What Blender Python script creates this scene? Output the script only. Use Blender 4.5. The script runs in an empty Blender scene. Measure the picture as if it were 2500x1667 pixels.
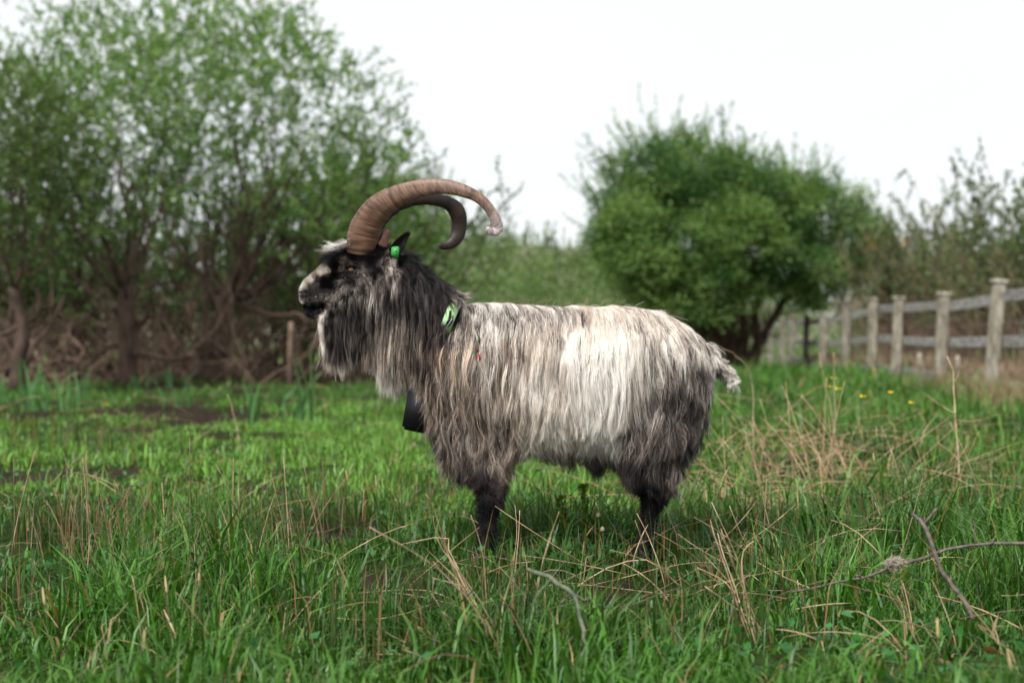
import bpy, math, random
import numpy as np
from mathutils import Vector
from mathutils.bvhtree import BVHTree
from mathutils.kdtree import KDTree

R = math.radians
rng = np.random.default_rng(7)
scene = bpy.context.scene
col = scene.collection

# ------------------------------------------------------------------ camera
CAMZ, F = 0.71, 3472.0                       # eye height; focal length in photo pixels (2500 wide)
cam_d = bpy.data.cameras.new('camera')
cam = bpy.data.objects.new('camera', cam_d); col.objects.link(cam)
cam.location = (0, 0, CAMZ); cam.rotation_euler = (R(90), 0, 0)
cam_d.sensor_width = 36.0; cam_d.lens = 50.0
cam_d.clip_start = 0.05; cam_d.clip_end = 3000
cam_d.dof.use_dof = True; cam_d.dof.focus_distance = 4.08; cam_d.dof.aperture_fstop = 2.5
cam_d.dof.aperture_blades = 9
scene.camera = cam

# ------------------------------------------------------------------ sky, sun, exposure
SUN_EL, SUN_AZ = R(50), R(212)               # soft sun behind thin cloud, from behind the camera to the left
w = bpy.data.worlds.new('World'); scene.world = w; w.use_nodes = True
nt = w.node_tree; nt.nodes.clear()
out = nt.nodes.new('ShaderNodeOutputWorld'); bg = nt.nodes.new('ShaderNodeBackground')
sky = nt.nodes.new('ShaderNodeTexSky'); sky.sky_type = 'NISHITA'; sky.sun_disc = False
sky.sun_elevation = SUN_EL; sky.sun_rotation = SUN_AZ
tc = nt.nodes.new('ShaderNodeTexCoord')
ns = nt.nodes.new('ShaderNodeTexNoise'); ns.inputs['Scale'].default_value = 1.6; ns.inputs['Detail'].default_value = 3
rp = nt.nodes.new('ShaderNodeValToRGB')
rp.color_ramp.elements[0].position = .3; rp.color_ramp.elements[0].color = (6.75, 6.98, 7.05, 1)
rp.color_ramp.elements[1].position = .75; rp.color_ramp.elements[1].color = (7.3, 7.45, 7.45, 1)
mp = nt.nodes.new('ShaderNodeMapping'); mp.inputs['Scale'].default_value = (1, 1, 2.5)
mx = nt.nodes.new('ShaderNodeMix'); mx.data_type = 'RGBA'; mx.inputs[0].default_value = 0.9
nt.links.new(tc.outputs['Generated'], mp.inputs['Vector']); nt.links.new(mp.outputs[0], ns.inputs['Vector'])
nt.links.new(ns.outputs['Fac'], rp.inputs[0])
nt.links.new(sky.outputs[0], mx.inputs[6]); nt.links.new(rp.outputs[0], mx.inputs[7])
nt.links.new(mx.outputs[2], bg.inputs[0]); bg.inputs[1].default_value = 0.1
nt.links.new(bg.outputs[0], out.inputs[0])

sun_d = bpy.data.lights.new('sun', 'SUN'); sun_d.energy = 3.6; sun_d.angle = R(10); sun_d.color = (1, .98, .955)
sun = bpy.data.objects.new('sun', sun_d); col.objects.link(sun)
sd = Vector((math.sin(SUN_AZ) * math.cos(SUN_EL), math.cos(SUN_AZ) * math.cos(SUN_EL), math.sin(SUN_EL)))
sun.rotation_euler = (-sd).to_track_quat('-Z', 'Y').to_euler()

vs = scene.view_settings
vs.view_transform = 'Standard'; vs.look = 'None'; vs.gamma = 1; vs.use_curve_mapping = False; vs.exposure = 0.56
scene.cycles.max_bounces = 8; scene.cycles.transparent_max_bounces = 8
try: scene.cycles_curves.shape = 'RIBBONS'
except Exception: pass

# ------------------------------------------------------------------ helpers
def P(px, py, D):
    "point of the place that the photograph shows at pixel (px, py), at distance D"
    return np.array(((px - 1250) / F * D, D, CAMZ - (py - 833.5) / F * D))

def sstep(a, b, x):
    t = np.clip((x - a) / (b - a), 0, 1); return t * t * (3 - 2 * t)

def vnoise(x, y, seed=0):
    "smooth value noise, 0..1"
    xi = np.floor(x).astype(np.int64); yi = np.floor(y).astype(np.int64)
    fx = x - xi; fy = y - yi; fx = fx * fx * (3 - 2 * fx); fy = fy * fy * (3 - 2 * fy)
    def h(a, b):
        v = (a * 374761393 + b * 668265263 + seed * 1442695041) & 0xffffffff
        v = ((v ^ (v >> 13)) * 1274126177) & 0xffffffff
        return ((v ^ (v >> 16)) & 0xffff) / 65535.0
    return (h(xi, yi) * (1 - fx) + h(xi + 1, yi) * fx) * (1 - fy) + (h(xi, yi + 1) * (1 - fx) + h(xi + 1, yi + 1) * fx) * fy

def fbm(x, y, seed=0, o=3):
    s = 0; a = .5; t = 0
    for k in range(o):
        s = s + a * vnoise(x * 2 ** k + 17 * k, y * 2 ** k - 9 * k, seed + k); t += a; a *= .5
    return s / t

def norm(v):
    return v / np.maximum(np.linalg.norm(v, axis=-1, keepdims=True), 1e-9)

def make_mesh(name, verts, quads=None, tris=None, mat=None, colors=None, smooth=True):
    me = bpy.data.meshes.new(name)
    q = np.zeros((0, 4), np.int32) if quads is None else np.asarray(quads, np.int32)
    t = np.zeros((0, 3), np.int32) if tris is None else np.asarray(tris, np.int32)
    verts = np.asarray(verts, np.float32)
    me.vertices.add(len(verts)); me.vertices.foreach_set('co', verts.ravel())
    loops = np.concatenate([q.ravel(), t.ravel()]).astype(np.int32)
    me.loops.add(len(loops)); me.loops.foreach_set('vertex_index', loops)
    st = np.concatenate([np.arange(len(q)) * 4, len(q) * 4 + np.arange(len(t)) * 3]).astype(np.int32)
    me.polygons.add(len(st)); me.polygons.foreach_set('loop_start', st)
    if smooth: me.polygons.foreach_set('use_smooth', np.ones(len(st), bool))
    me.update(calc_edges=True)
    if colors is not None:
        a = me.color_attributes.new('col', 'FLOAT_COLOR', 'POINT')
        c = np.ones((len(verts), 4), np.float32); c[:, :3] = colors
        a.data.foreach_set('color', c.ravel())
    if mat is not None: me.materials.append(mat)
    return me

def link(name, me, parent=None, loc=None):
    o = bpy.data.objects.new(name, me); col.objects.link(o)
    if parent is not None: o.parent = parent
    if loc is not None: o.location = loc
    return o

def tag(o, label=None, cat=None, group=None, kind=None):
    if label: o['label'] = label
    if cat: o['category'] = cat
    if group: o['group'] = group
    if kind: o['kind'] = kind
    return o

def empty(name, loc, label, cat, group=None):
    o = bpy.data.objects.new(name, None); col.objects.link(o); o.location = tuple(float(v) for v in loc)
    o.empty_display_size = .1
    return tag(o, label, cat, group)

class Soup:
    "collects geometry of ONE object"
    def __init__(s): s.v = []; s.q = []; s.t = []; s.c = []; s.n = 0
    def add(s, v, q=None, t=None, c=None):
        v = np.asarray(v, float).reshape(-1, 3)
        if q is not None and len(q): s.q.append(np.asarray(q) + s.n)
        if t is not None and len(t): s.t.append(np.asarray(t) + s.n)
        s.v.append(v)
        if c is None: c = (1, 1, 1)
        c = np.asarray(c, float)
        s.c.append(np.broadcast_to(c, (len(v), 3)) if c.ndim == 1 else c); s.n += len(v)
    def mesh(s, name, mat, org=(0, 0, 0), smooth=True):
        return make_mesh(name, np.concatenate(s.v) - np.asarray(org, float), np.concatenate(s.q) if s.q else None,
                         np.concatenate(s.t) if s.t else None, mat, np.concatenate(s.c), smooth)
    def build(s, name, mat, parent=None, smooth=True):
        org = tuple(parent.location) if parent is not None else (0, 0, 0)
        if parent is not None and parent.parent is not None: org = tuple(np.array(org) + np.array(parent.parent.location))
        return link(name, s.mesh(name, mat, org, smooth), parent)

def tubes(pts, rad, sides=4, cap=True):
    "T polylines of N points -> verts, quads, tris"
    pts = np.asarray(pts, float); rad = np.asarray(rad, float)
    T, N, _ = pts.shape
    tan = np.empty_like(pts); tan[:, 1:-1] = pts[:, 2:] - pts[:, :-2]; tan[:, 0] = pts[:, 1] - pts[:, 0]; tan[:, -1] = pts[:, -1] - pts[:, -2]
    tan = norm(tan)
    mean = norm(pts[:, -1] - pts[:, 0])
    ref = np.where(np.abs(mean[:, 2:3]) > .7, np.array([[1., .13, 0]]), np.array([[.05, .1, 1.]]))[:, None, :]
    a = norm(np.cross(tan, np.broadcast_to(ref, tan.shape))); b = np.cross(tan, a)
    th = np.arange(sides) / sides * 2 * np.pi
    ring = pts[:, :, None] + rad[:, :, None, None] * (np.cos(th)[None, None, :, None] * a[:, :, None] + np.sin(th)[None, None, :, None] * b[:, :, None])
    v = ring.reshape(-1, 3)
    base = (np.arange(T) * N * sides)[:, None, None] + (np.arange(N - 1) * sides)[None, :, None]
    k = np.arange(sides)[None, None, :]; k2 = (np.arange(sides) + 1)[None, None, :] % sides
    q = np.stack([base + k, base + k2, base + sides + k2, base + sides + k], -1).reshape(-1, 4)
    t = None
    if cap:
        e = (np.arange(T) * N * sides)[:, None] + (N - 1) * sides
        fan = [np.stack([e[:, 0], e[:, 0] + i, e[:, 0] + i + 1], -1) for i in range(1, sides - 1)]
        e0 = (np.arange(T) * N * sides)
        fan += [np.stack([e0, e0 + i + 1, e0 + i], -1) for i in range(1, sides - 1)]
        t = np.concatenate(fan)
    return v, q, t

def resample(pl, n):
    "smooth curve through the points of a polyline (Catmull-Rom), n points"
    pl = np.asarray(pl, float)
    p = np.concatenate([[2 * pl[0] - pl[1]], pl, [2 * pl[-1] - pl[-2]]])
    s = np.linspace(0, len(pl) - 1 - 1e-6, n); i = s.astype(int); f = (s - i)[:, None]
    p0, p1, p2, p3 = p[i], p[i + 1], p[i + 2], p[i + 3]
    return .5 * ((2 * p1) + (-p0 + p2) * f + (2 * p0 - 5 * p1 + 4 * p2 - p3) * f ** 2 + (-p0 + 3 * p1 - 3 * p2 + p3) * f ** 3)

# ------------------------------------------------------------------ materials
def new_mat(name):
    m = bpy.data.materials.new(name); m.use_nodes = True
    t = m.node_tree; t.nodes.clear()
    o = t.nodes.new('ShaderNodeOutputMaterial'); b = t.nodes.new('ShaderNodeBsdfPrincipled')
    t.links.new(b.outputs[0], o.inputs[0])
    return m, t, b, o

def leaf_mat(name, trans=.35, rough=.5, spec=.35, tint=(1.25, 1.35, .5)):
    m, t, b, o = new_mat(name)
    a = t.nodes.new('ShaderNodeAttribute'); a.attribute_name = 'col'
    t.links.new(a.outputs['Color'], b.inputs['Base Color'])
    b.inputs['Roughness'].default_value = rough; b.inputs['Specular IOR Level'].default_value = spec
    tr = t.nodes.new('ShaderNodeBsdfTranslucent'); mu = t.nodes.new('ShaderNodeMix'); mu.data_type = 'RGBA'; mu.blend_type = 'MULTIPLY'
    mu.inputs[0].default_value = 1; mu.inputs[7].default_value = (*tint, 1)
    t.links.new(a.outputs['Color'], mu.inputs[6]); t.links.new(mu.outputs[2], tr.inputs['Color'])
    ms = t.nodes.new('ShaderNodeMixShader'); ms.inputs[0].default_value = trans
    t.links.new(b.outputs[0], ms.inputs[1]); t.links.new(tr.outputs[0], ms.inputs[2]); t.links.new(ms.outputs[0], o.inputs[0])
    return m

def noise_mat(name, c0, c1, scale=8, stretch=(1, 1, 1), rough=.8, bump=.3, dist=.01, spec=.3, lo=.35, hi=.65, attr=False, detail=6):
    m, t, b, o = new_mat(name)
    co = t.nodes.new('ShaderNodeTexCoord'); mp = t.nodes.new('ShaderNodeMapping'); mp.inputs['Scale'].default_value = stretch
    n = t.nodes.new('ShaderNodeTexNoise'); n.inputs['Scale'].default_value = scale; n.inputs['Detail'].default_value = detail
    n.inputs['Roughness'].default_value = .65
    r = t.nodes.new('ShaderNodeValToRGB'); r.color_ramp.elements[0].position = lo; r.color_ramp.elements[1].position = hi
    r.color_ramp.elements[0].color = (*c0, 1); r.color_ramp.elements[1].color = (*c1, 1)
    t.links.new(co.outputs['Object'], mp.inputs[0]); t.links.new(mp.outputs[0], n.inputs['Vector']); t.links.new(n.outputs['Fac'], r.inputs[0])
    src = r.outputs[0]
    if attr:
        a = t.nodes.new('ShaderNodeAttribute'); a.attribute_name = 'col'
        mu = t.nodes.new('ShaderNodeMix'); mu.data_type = 'RGBA'; mu.blend_type = 'MULTIPLY'; mu.inputs[0].default_value = 1
        t.links.new(r.outputs[0], mu.inputs[6]); t.links.new(a.outputs['Color'], mu.inputs[7]); src = mu.outputs[2]
    t.links.new(src, b.inputs['Base Color'])
    b.inputs['Roughness'].default_value = rough; b.inputs['Specular IOR Level'].default_value = spec
    if bump:
        bp = t.nodes.new('ShaderNodeBump'); bp.inputs['Strength'].default_value = bump; bp.inputs['Distance'].default_value = dist
        t.links.new(n.outputs['Fac'], bp.inputs['Height']); t.links.new(bp.outputs[0], b.inputs['Normal'])
    return m

def plain_mat(name, c, rough=.5, spec=.4, metal=0):
    m = noise_mat(name, tuple(.85 * v for v in c), tuple(min(1, 1.15 * v) for v in c), 40, rough=rough, bump=.05, spec=spec)
    m.node_tree.nodes['Principled BSDF'].inputs['Metallic'].default_value = metal
    return m

M_GRASS = leaf_mat('grass_blades', .3, .42, .26)
M_DRY = leaf_mat('dry_grass', .15, .6, .3, (1.1, 1, .8))
M_LEAF = leaf_mat('leaves', .42, .5, .25)
M_LEAFD = leaf_mat('dense_leaves', .3, .5, .3)
M_BARK = noise_mat('bark', (.032, .021, .015), (.118, .076, .056), 9, (1, 1, .35), .9, .6, .02)
M_BARKP = noise_mat('pale_bark', (.085, .055, .040), (.27, .185, .135), 9, (1, 1, .4), .85, .5, .01)
M_WOOD = noise_mat('weathered_wood', (.085, .07, .05), (.36, .33, .27), 18, (1, 1, .25), .85, .5, .006, attr=True)
M_RAIL = noise_mat('silvered_rail', (.085, .076, .066), (.38, .365, .335), 13, (.35, .35, 3), .8, .4, .006, attr=True)
M_TWIG = noise_mat('twig', (.05, .04, .035), (.17, .13, .11), 60, (1, 1, 1), .75, .4, .003)
M_STRAW = noise_mat('straw', (.26, .16, .09), (.58, .45, .30), 22, (1, 1, 1), .6, .1, .001, attr=True)

# ------------------------------------------------------------------ ground
def gh(x, y):
    x = np.asarray(x, float); y = np.asarray(y, float)
    h = .10 * (fbm(x * .55, y * .55, 3) - .5) + (.05 + .05 * sstep(5, 7, y)) * (fbm(x * 2.1, y * 2.1, 5) - .5) * sstep(1, 3, y)
    near = np.exp(-((x + .1) ** 2 / .9 + (y - 4.5) ** 2 / .6)); h = h * (1 - near)
    h = h * sstep(0, 2.2, np.abs(y) + .3)
    h = h + .35 * (fbm(x * .08, y * .08, 11) - .5) * sstep(14, 40, y)
    hill = 27 * np.exp(-((x - 8) / 70.) ** 2 - ((y - 420) / 90.) ** 2) + 18 * np.exp(-((x + 150) / 120.) ** 2 - ((y - 500) / 120.) ** 2)
    return h + hill

def gD(py): return CAMZ * F / (py - 833.5)
def G(px, py):
    "ground point under a pixel"
    D = gD(py); x = (px - 1250) / F * D
    return np.array((x, D, float(gh(x, D))))

MUD = [(390, 1000, 1.0, 1.5), (440, 985, .9, 1.2), (330, 955, 1.6, 1.6), (560, 1018, .8, 1.0), (30, 1010, .8, 1.2), (120, 985, .7, 1.0), (470, 945, 1.3, 1.5),
       (850, 975, .9, 1.2), (800, 940, 1.2, 1.5), (240, 1160, .45, .45), (110, 1245, .35, .30), (180, 1240, .25, .2), (820, 1270, .22, .2), (790, 1300, .25, .18), (1000, 1440, .20, .16),
       (960, 1400, .22, .14), (780, 1400, .14, .2), (1780, 960, .8, .8), (650, 955, 1.0, 1.2), (20, 940, 1.5, 1.5), (1530, 1420, .18, .12), (400, 1040, .6, .8), (180, 1040, .6, .7), (620, 1070, .4, .5), (330, 1110, .4, .4), (480, 1190, .3, .25), (60, 1160, .5, .4), (700, 980, 1.0, 1.2)]
_mud = [(G(a, b), rx, ry) for a, b, rx, ry in MUD]
def mud(x, y):
    m = np.zeros(np.shape(x))
    wob = fbm(x * 3.5, y * 3.5, 21) * 1.9 + .12
    for c, rx, ry in _mud:
        d = np.sqrt(((x - c[0]) / rx) ** 2 + ((y - c[1]) / ry) ** 2)
        m = np.maximum(m, 1 - sstep(.55, 1.1, d * wob))
    return m
def litter(x, y):
    "brown forest floor under the willows and the big bush"
    a = sstep(22.5, 25.5, y + 1.5 * fbm(x, y * .5, 8)) * (1 - sstep(-2.5, -1.0, x + (y - 24) * .08)) * (1 - sstep(40, 55, y))
    b = 1 - sstep(.6, 1.1, np.sqrt(((x - 6) / 4.5) ** 2 + ((y - 37) / 4.) ** 2))
    return np.maximum(a, b * .9)

ys = np.concatenate([np.linspace(-8, 2, 20), np.geomspace(2.05, 40, 300), np.geomspace(41, 900, 70)])
ss = np.linspace(-1, 1, 281)
X = ss[None, :] * (4.5 + .62 * np.maximum(ys, 0))[:, None]; Y = np.repeat(ys[:, None], len(ss), 1)
Z = gh(X, Y); mu_ = mud(X, Y)
Z = Z - .03 * mu_ + .07 * mu_ * (fbm(X * 7, Y * 7, 31) - .5)
li = litter(X, Y)
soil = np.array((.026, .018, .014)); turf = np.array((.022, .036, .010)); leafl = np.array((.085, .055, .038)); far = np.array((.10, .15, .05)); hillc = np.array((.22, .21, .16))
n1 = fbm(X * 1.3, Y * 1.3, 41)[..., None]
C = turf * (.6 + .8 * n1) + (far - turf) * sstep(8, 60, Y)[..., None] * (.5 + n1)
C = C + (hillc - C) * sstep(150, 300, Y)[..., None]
C = C + (leafl - C) * li[..., None]
C = C + (soil * (.6 + .9 * n1) - C) * mu_[..., None]
nr, nc = X.shape
idx = np.arange(nr * nc).reshape(nr, nc)
q = np.stack([idx[:-1, :-1], idx[:-1, 1:], idx[1:, 1:], idx[1:, :-1]], -1).reshape(-1, 4)
M_GROUND = noise_mat('soil_and_turf', (.55, .55, .55), (1.5, 1.45, 1.4), 14, rough=.95, spec=.04, bump=.8, dist=.03, attr=True, lo=.3, hi=.75)
ground = link('ground', make_mesh('ground', np.stack([X, Y, Z], -1).reshape(-1, 3), q, None, M_GROUND, C.reshape(-1, 3)))
tag(ground, 'damp meadow ground with patches of bare mud', kind='structure')

# ------------------------------------------------------------------ grass
def blades(x, y, h, wd, lean, az, c0, curl=.55, flat=None):
    "one blade per entry: 5 vertices, a quad and a tip triangle"
    n = len(x); z = gh(x, y) - .03 * mud(x, y) - .006
    base = np.stack([x, y, z], -1)
    ld = np.stack([np.cos(az), np.sin(az), np.zeros(n)], -1)
    fa = az + np.pi / 2 + rng.normal(0, .5, n); sdv = np.stack([np.cos(fa), np.sin(fa), np.zeros(n)], -1)
    up = np.array((0, 0, 1.))
    mid = base + ld * (h * lean * curl * .6)[:, None] + up * (h * .58 * np.sqrt(np.maximum(1 - (lean * .6) ** 2, .05)))[:, None]
    tip = base + ld * (h * lean)[:, None] + up * (h * np.sqrt(np.maximum(1 - lean ** 2, .02)))[:, None]
    v = np.stack([base - sdv * (wd / 2)[:, None], base + sdv * (wd / 2)[:, None], mid - sdv * (wd * .42)[:, None], mid + sdv * (wd * .42)[:, None], tip], 1).reshape(-1, 3)
    k = np.arange(n) * 5
    q = np.stack([k, k + 1, k + 3, k + 2], -1); t = np.stack([k + 2, k + 3, k + 4], -1)
    c = np.repeat(c0[:, None, :], 5, 1).copy(); c[:, 4] = c[:, 4] * .8 + np.array((.14, .17, .04)) * .2
    return v, q, t, c.reshape(-1, 3)

def scatter(n, d0, d1, power, margin=1.65):
    "n places in the view, density falling with distance^-power"
    e = 2 - power
    u = rng.random(n)
    D = d0 * (d1 / d0) ** u if abs(e) < 1e-6 else (d0 ** e + u * (d1 ** e - d0 ** e)) ** (1 / e)
    x = (rng.random(n) * 2 - 1) * (.36 * D * margin + .25)
    return x, D

NG = 340000
gx1, gy1 = scatter(48000, 2.2, 4.0, 0)
gx2, gy2 = scatter(NG - 48000, 4.0, 36.0, 1.9)
gx = np.concatenate([gx1, gx2]); gy = np.concatenate([gy1, gy2])
keep = (rng.random(len(gx)) > mud(gx, gy) * .96) & (rng.random(len(gx)) > litter(gx, gy) * .93)
keep &= rng.random(len(gx)) < .12 + 1.5 * sstep(.25, .75, fbm(gx * 3.2, gy * 3.2, 51)) + sstep(7, 12, gy) * .4
gx, gy = gx[keep], gy[keep]; n = len(gx)
pxg = gx / gy * F + 1250
tus = fbm(gx * 2.8, gy * 2.8, 61); tus2 = fbm(gx * 5, gy * 5, 63)
short = sstep(5.2, 6.5, gy) * (1 - sstep(11, 17, gy)) * (1 - sstep(1500, 1750, pxg))       # grazed lawn behind the goat
hh = (.022 + .175 * sstep(.34, .78, tus) + .06 * tus2) * rng.uniform(.4, 1.35, n) * (1 - .2 * short) * (.8 + .35 * sstep(12, 20, gy) * sstep(1500, 1900, pxg))
legs_clear = np.maximum(np.exp(-((gx + .10) / .28) ** 2), np.exp(-((gx - .42) / .25) ** 2)) * sstep(3.3, 3.9, gy) * (1 - sstep(4.5, 4.8, gy))
hh *= 1 - .62 * legs_clear
hh *= 1 - .6 * np.maximum(mud(gx, gy + .35 * gy / 12), mud(gx, gy + .7 * gy / 12))
hh = hh * (1 - .35 * np.exp(-((gy - 2.6) / .5) ** 2))
wd = (.0026 + .0058 * rng.random(n) ** 1.5) * (1 + gy / 11)
lean = np.clip(rng.beta(2, 2.2, n) * 1.05 + .05, 0, .97); az = rng.random(n) * 2 * np.pi
lm = (rng.random(n) < .2) & (short < .5); hh = np.where(lm, hh * 1.7 + .02, hh); lean = np.where(lm, rng.uniform(.45, .93, n), lean)
gA = np.array((.050, .145, .018)); gB = np.array((.140, .275, .050)); gC = np.array((.012, .046, .010)); gS = np.array((.30, .22, .10))
mixb = np.clip(.08 + .17 * sstep(4.2, 6., gy) + .75 * short + (tus2 - .5) * .9 + rng.normal(0, .22, n), 0, 1)[:, None]
dark = np.clip((fbm(gx * 1.4, gy * 1.4, 71) - .45) * 2.6 + rng.normal(0, .25, n) - .8 * short, 0, 1)[:, None]
cg = gA + (gB - gA) * mixb; cg = cg + (gC - cg) * dark * .75
yel = np.clip(sstep(1600, 2000, pxg) * sstep(4.6, 6, gy) * (1 - sstep(9, 13, gy)) * .8 + .12, 0, 1)
dr = (rng.random(n) < .10 * yel + .025)[:, None]
cg = np.where(dr, gS * rng.uniform(.6, 1.3, (n, 1)), cg * rng.uniform(.55, 1.5, (n, 1)))
s = Soup(); s.add(*blades(gx, gy, hh, wd, lean, az, cg))
tag(s.build('grass', M_GRASS), 'lush green meadow grass in uneven tufts', kind='stuff')

# broad low herbs between the blades
n = 5200; hx_, hy_ = scatter(n, 2.4, 9.0, 1.4); kp = rng.random(n) < 1.6 * sstep(.42, .7, fbm(hx_ * 2.3, hy_ * 2.3, 58)); hx_, hy_ = hx_[kp], hy_[kp]
HERB = (hx_, hy_)
# dark upright rushes in tussocks
tpos = [(230, 1340, .22, 500), (120, 1330, .2, 350), (620, 1330, .25, 500), (730, 1260, .25, 420), (520, 1400, .3, 420), (1120, 1480, .18, 300), (1040, 1230, .25, 260), (930, 1270, .25, 260), (1250, 1330, .14, 140),
        (1880, 1440, .3, 520), (2060, 1330, .35, 420), (2400, 1250, .4, 520), (2480, 1200, .4, 420), (1700, 1330, .25, 260), (2250, 1300, .3, 300), (150, 1100, .5, 420), (250, 1090, .45, 300), (440, 1290, .25, 260),
        (1800, 1560, .25, 300), (700, 1560, .3, 300), (980, 1600, .22, 240), (2420, 1500, .3, 320), (60, 1500, .2, 240), (1480, 1560, .22, 240), (1330, 1500, .2, 200), (1380, 1330, .2, 200), (1600, 1400, .22, 240)]
rx = []; ry = []; rl = []
for (a, b, rad, k) in tpos:
    k = int(k * .45); c = G(a, b); r_ = rad * np.sqrt(rng.random(k)); th = rng.random(k) * 2 * np.pi
    rx.append(c[0] + r_ * np.cos(th)); ry.append(c[1] + r_ * np.sin(th) * .8); rl.append(rng.uniform(.45, 1.15, k) * (.24 if b > 1150 else .30))
rx = np.concatenate(rx); ry = np.concatenate(ry); rl = np.concatenate(rl); n = len(rx)
cr = np.array((.022, .050, .014)) + rng.random((n, 1)) * np.array((.02, .05, .006))
cr = np.where(rng.random((n, 1)) < .18, np.array((.24, .13, .07)), cr)
s = Soup(); s.add(*blades(rx, ry, rl, .0028 * (.8 + ry / 10) * rng.uniform(.7, 1.2, n), np.clip(rng.normal(.38, .24, n), 0, .95), rng.normal(2.6, 1.6, n), cr, .4))
tag(s.build('rush_leaves', M_GRASS), 'dark green wiry rushes standing in tussocks through the grass', kind='stuff')

# fallen straw lying through the grass
def straw_field(spec):
    pts = []; rad = []
    for (a, b, sx, sy, k, L, hz) in spec:
        c = G(a, b); n = k
        x = c[0] + rng.normal(0, sx, n); y = c[1] + rng.normal(0, sy, n)
        az = rng.normal(0, .9, n) + np.pi * (rng.random(n) < .5); le = L * rng.uniform(.4, 1.2, n)
        z = gh(x, y) + hz * rng.uniform(.25, 1.1, n); pitch = rng.normal(.12, .3, n)
        d = np.stack([np.cos(az) * np.cos(pitch), np.sin(az) * np.cos(pitch), np.sin(pitch)], -1)
        t = np.linspace(0, 1, 5); p = np.stack([x, y, z], -1)[:, None] + d[:, None] * (le[:, None] * t)[..., None]
        bend = rng.normal(0, .06, n) + .04; p[:, :, 2] += (bend * le)[:, None] * 4 * (t * (1 - t))
        p[:, :, 2] = np.maximum(p[:, :, 2], (gh(p[:, :, 0], p[:, :, 1]) + .01))
        pts.append(p); rad.append((rng.uniform(.0009, .0020, n) * (.7 + y / 16))[:, None] * np.array((1, 1, .95, .85, .6)))
    return np.concatenate(pts), np.concatenate(rad)
sp = [(1850, 1215, .45, .7, 70, .45, .12), (1950, 1170, .4, .6, 60, .45, .16), (2060, 1180, .6, .8, 36, .4, .12), (2300, 1200, .6, .7, 60, .35, .1), (1760, 1300, .25, .35, 34, .35, .10), (1800, 1450, .3, .25, 34, .3, .08),
      (1150, 1450, .22, .22, 7, .3, .08), (1550, 1420, .3, .25, 7, .32, .1), (2200, 1480, .35, .25, 14, .28, .09), (600, 1330, .4, .4, 16, .25, .08), (350, 1250, .4, .4, 14, .25, .08), (2150, 1600, .3, .2, 9, .22, .07),
      (1500, 1600, .3, .2, 9, .22, .07), (400, 1560, .4, .25, 7, .22, .06), (900, 1560, .25, .2, 6, .22, .06), (2250, 1060, 1.5, 2, 60, .5, .15), (300, 1020, 2, 2, 50, .4, .12)]
p_, r_ = straw_field(sp); v, q, t = tubes(p_, r_, 3)
s = Soup(); cs = np.repeat(rng.uniform(.55, 1.15, (len(p_), 1)) * np.array((1, .95, .88)), 15, 0); s.add(v, q, t, cs)
tag(s.build('straw', M_STRAW), 'dry brown straw fallen through the green grass', kind='stuff')

# ------------------------------------------------------------------ trees
def grow(p, d, L, N, up=.1, wob=.12):
    T = len(p); out_ = np.empty((T, N, 3)); out_[:, 0] = p; d = norm(d)
    for i in range(1, N):
        out_[:, i] = out_[:, i - 1] + d * (L / (N - 1))[:, None]
        d = norm(d + np.array((0, 0, up)) + rng.normal(0, wob, (T, 3)))
    return out_

def spawn(pts, k, t0, t1, ang0, ang1):
    "k side starts on each polyline: places and directions"
    T, N, _ = pts.shape
    t = (t0 + (t1 - t0) * (np.arange(k)[None] + rng.random((T, k))) / k).ravel(); ti = np.repeat(np.arange(T), k)
    f = t * (N - 1); i = np.minimum(f.astype(int), N - 2); f = (f - i)[:, None]
    pos = pts[ti, i] * (1 - f) + pts[ti, i + 1] * f
    tan = norm(pts[ti, i + 1] - pts[ti, i])
    perp = norm(np.cross(tan, rng.normal(0, 1, tan.shape)))
    a = rng.uniform(ang0, ang1, len(t))[:, None]
    return pos, norm(tan * np.cos(a) + perp * np.sin(a)), t, ti

def leaf_quads(pos, dirs, ln, wd, cols):
    n = len(pos); d = norm(dirs)
    sv = norm(np.cross(d, rng.normal(0, 1, (n, 3)))); nn = np.cross(d, sv)
    a = pos; b = pos + d * (ln * .45)[:, None] + sv * (wd / 2)[:, None] + nn * (wd * .12)[:, None]
    c = pos + d * ln[:, None]; e = pos + d * (ln * .45)[:, None] - sv * (wd / 2)[:, None] + nn * (wd * .12)[:, None]
    v = np.stack([a, b, c, e], 1).reshape(-1, 3); k = np.arange(n) * 4
    t = np.concatenate([np.stack([k, k + 1, k + 2], -1), np.stack([k, k + 2, k + 3], -1)])
    return v, t, np.repeat(cols, 4, 0)

def leaves_on(tw, per, t0, ln, wd, palette, spread=.9):
    pos, dr, t, ti = spawn(tw, per, t0, 1.0, .3, 1.3)
    n = len(pos); pos = pos + rng.normal(0, .015, (n, 3))
    tone = np.repeat(rng.random(len(tw)), per); tone = np.clip(tone + rng.normal(0, .2, n), 0, 1)[:, None]
    c = palette[0] * (1 - tone) + palette[1] * tone
    return leaf_quads(pos, dr, ln * rng.uniform(.6, 1.25, n), wd * rng.uniform(.7, 1.2, n), c * rng.uniform(.8, 1.2, (n, 1)))

WIL = (np.array((.058, .135, .034)), np.array((.225, .345, .115)))
WILD = (np.array((.045, .090, .024)), np.array((.110, .175, .050)))

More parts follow.
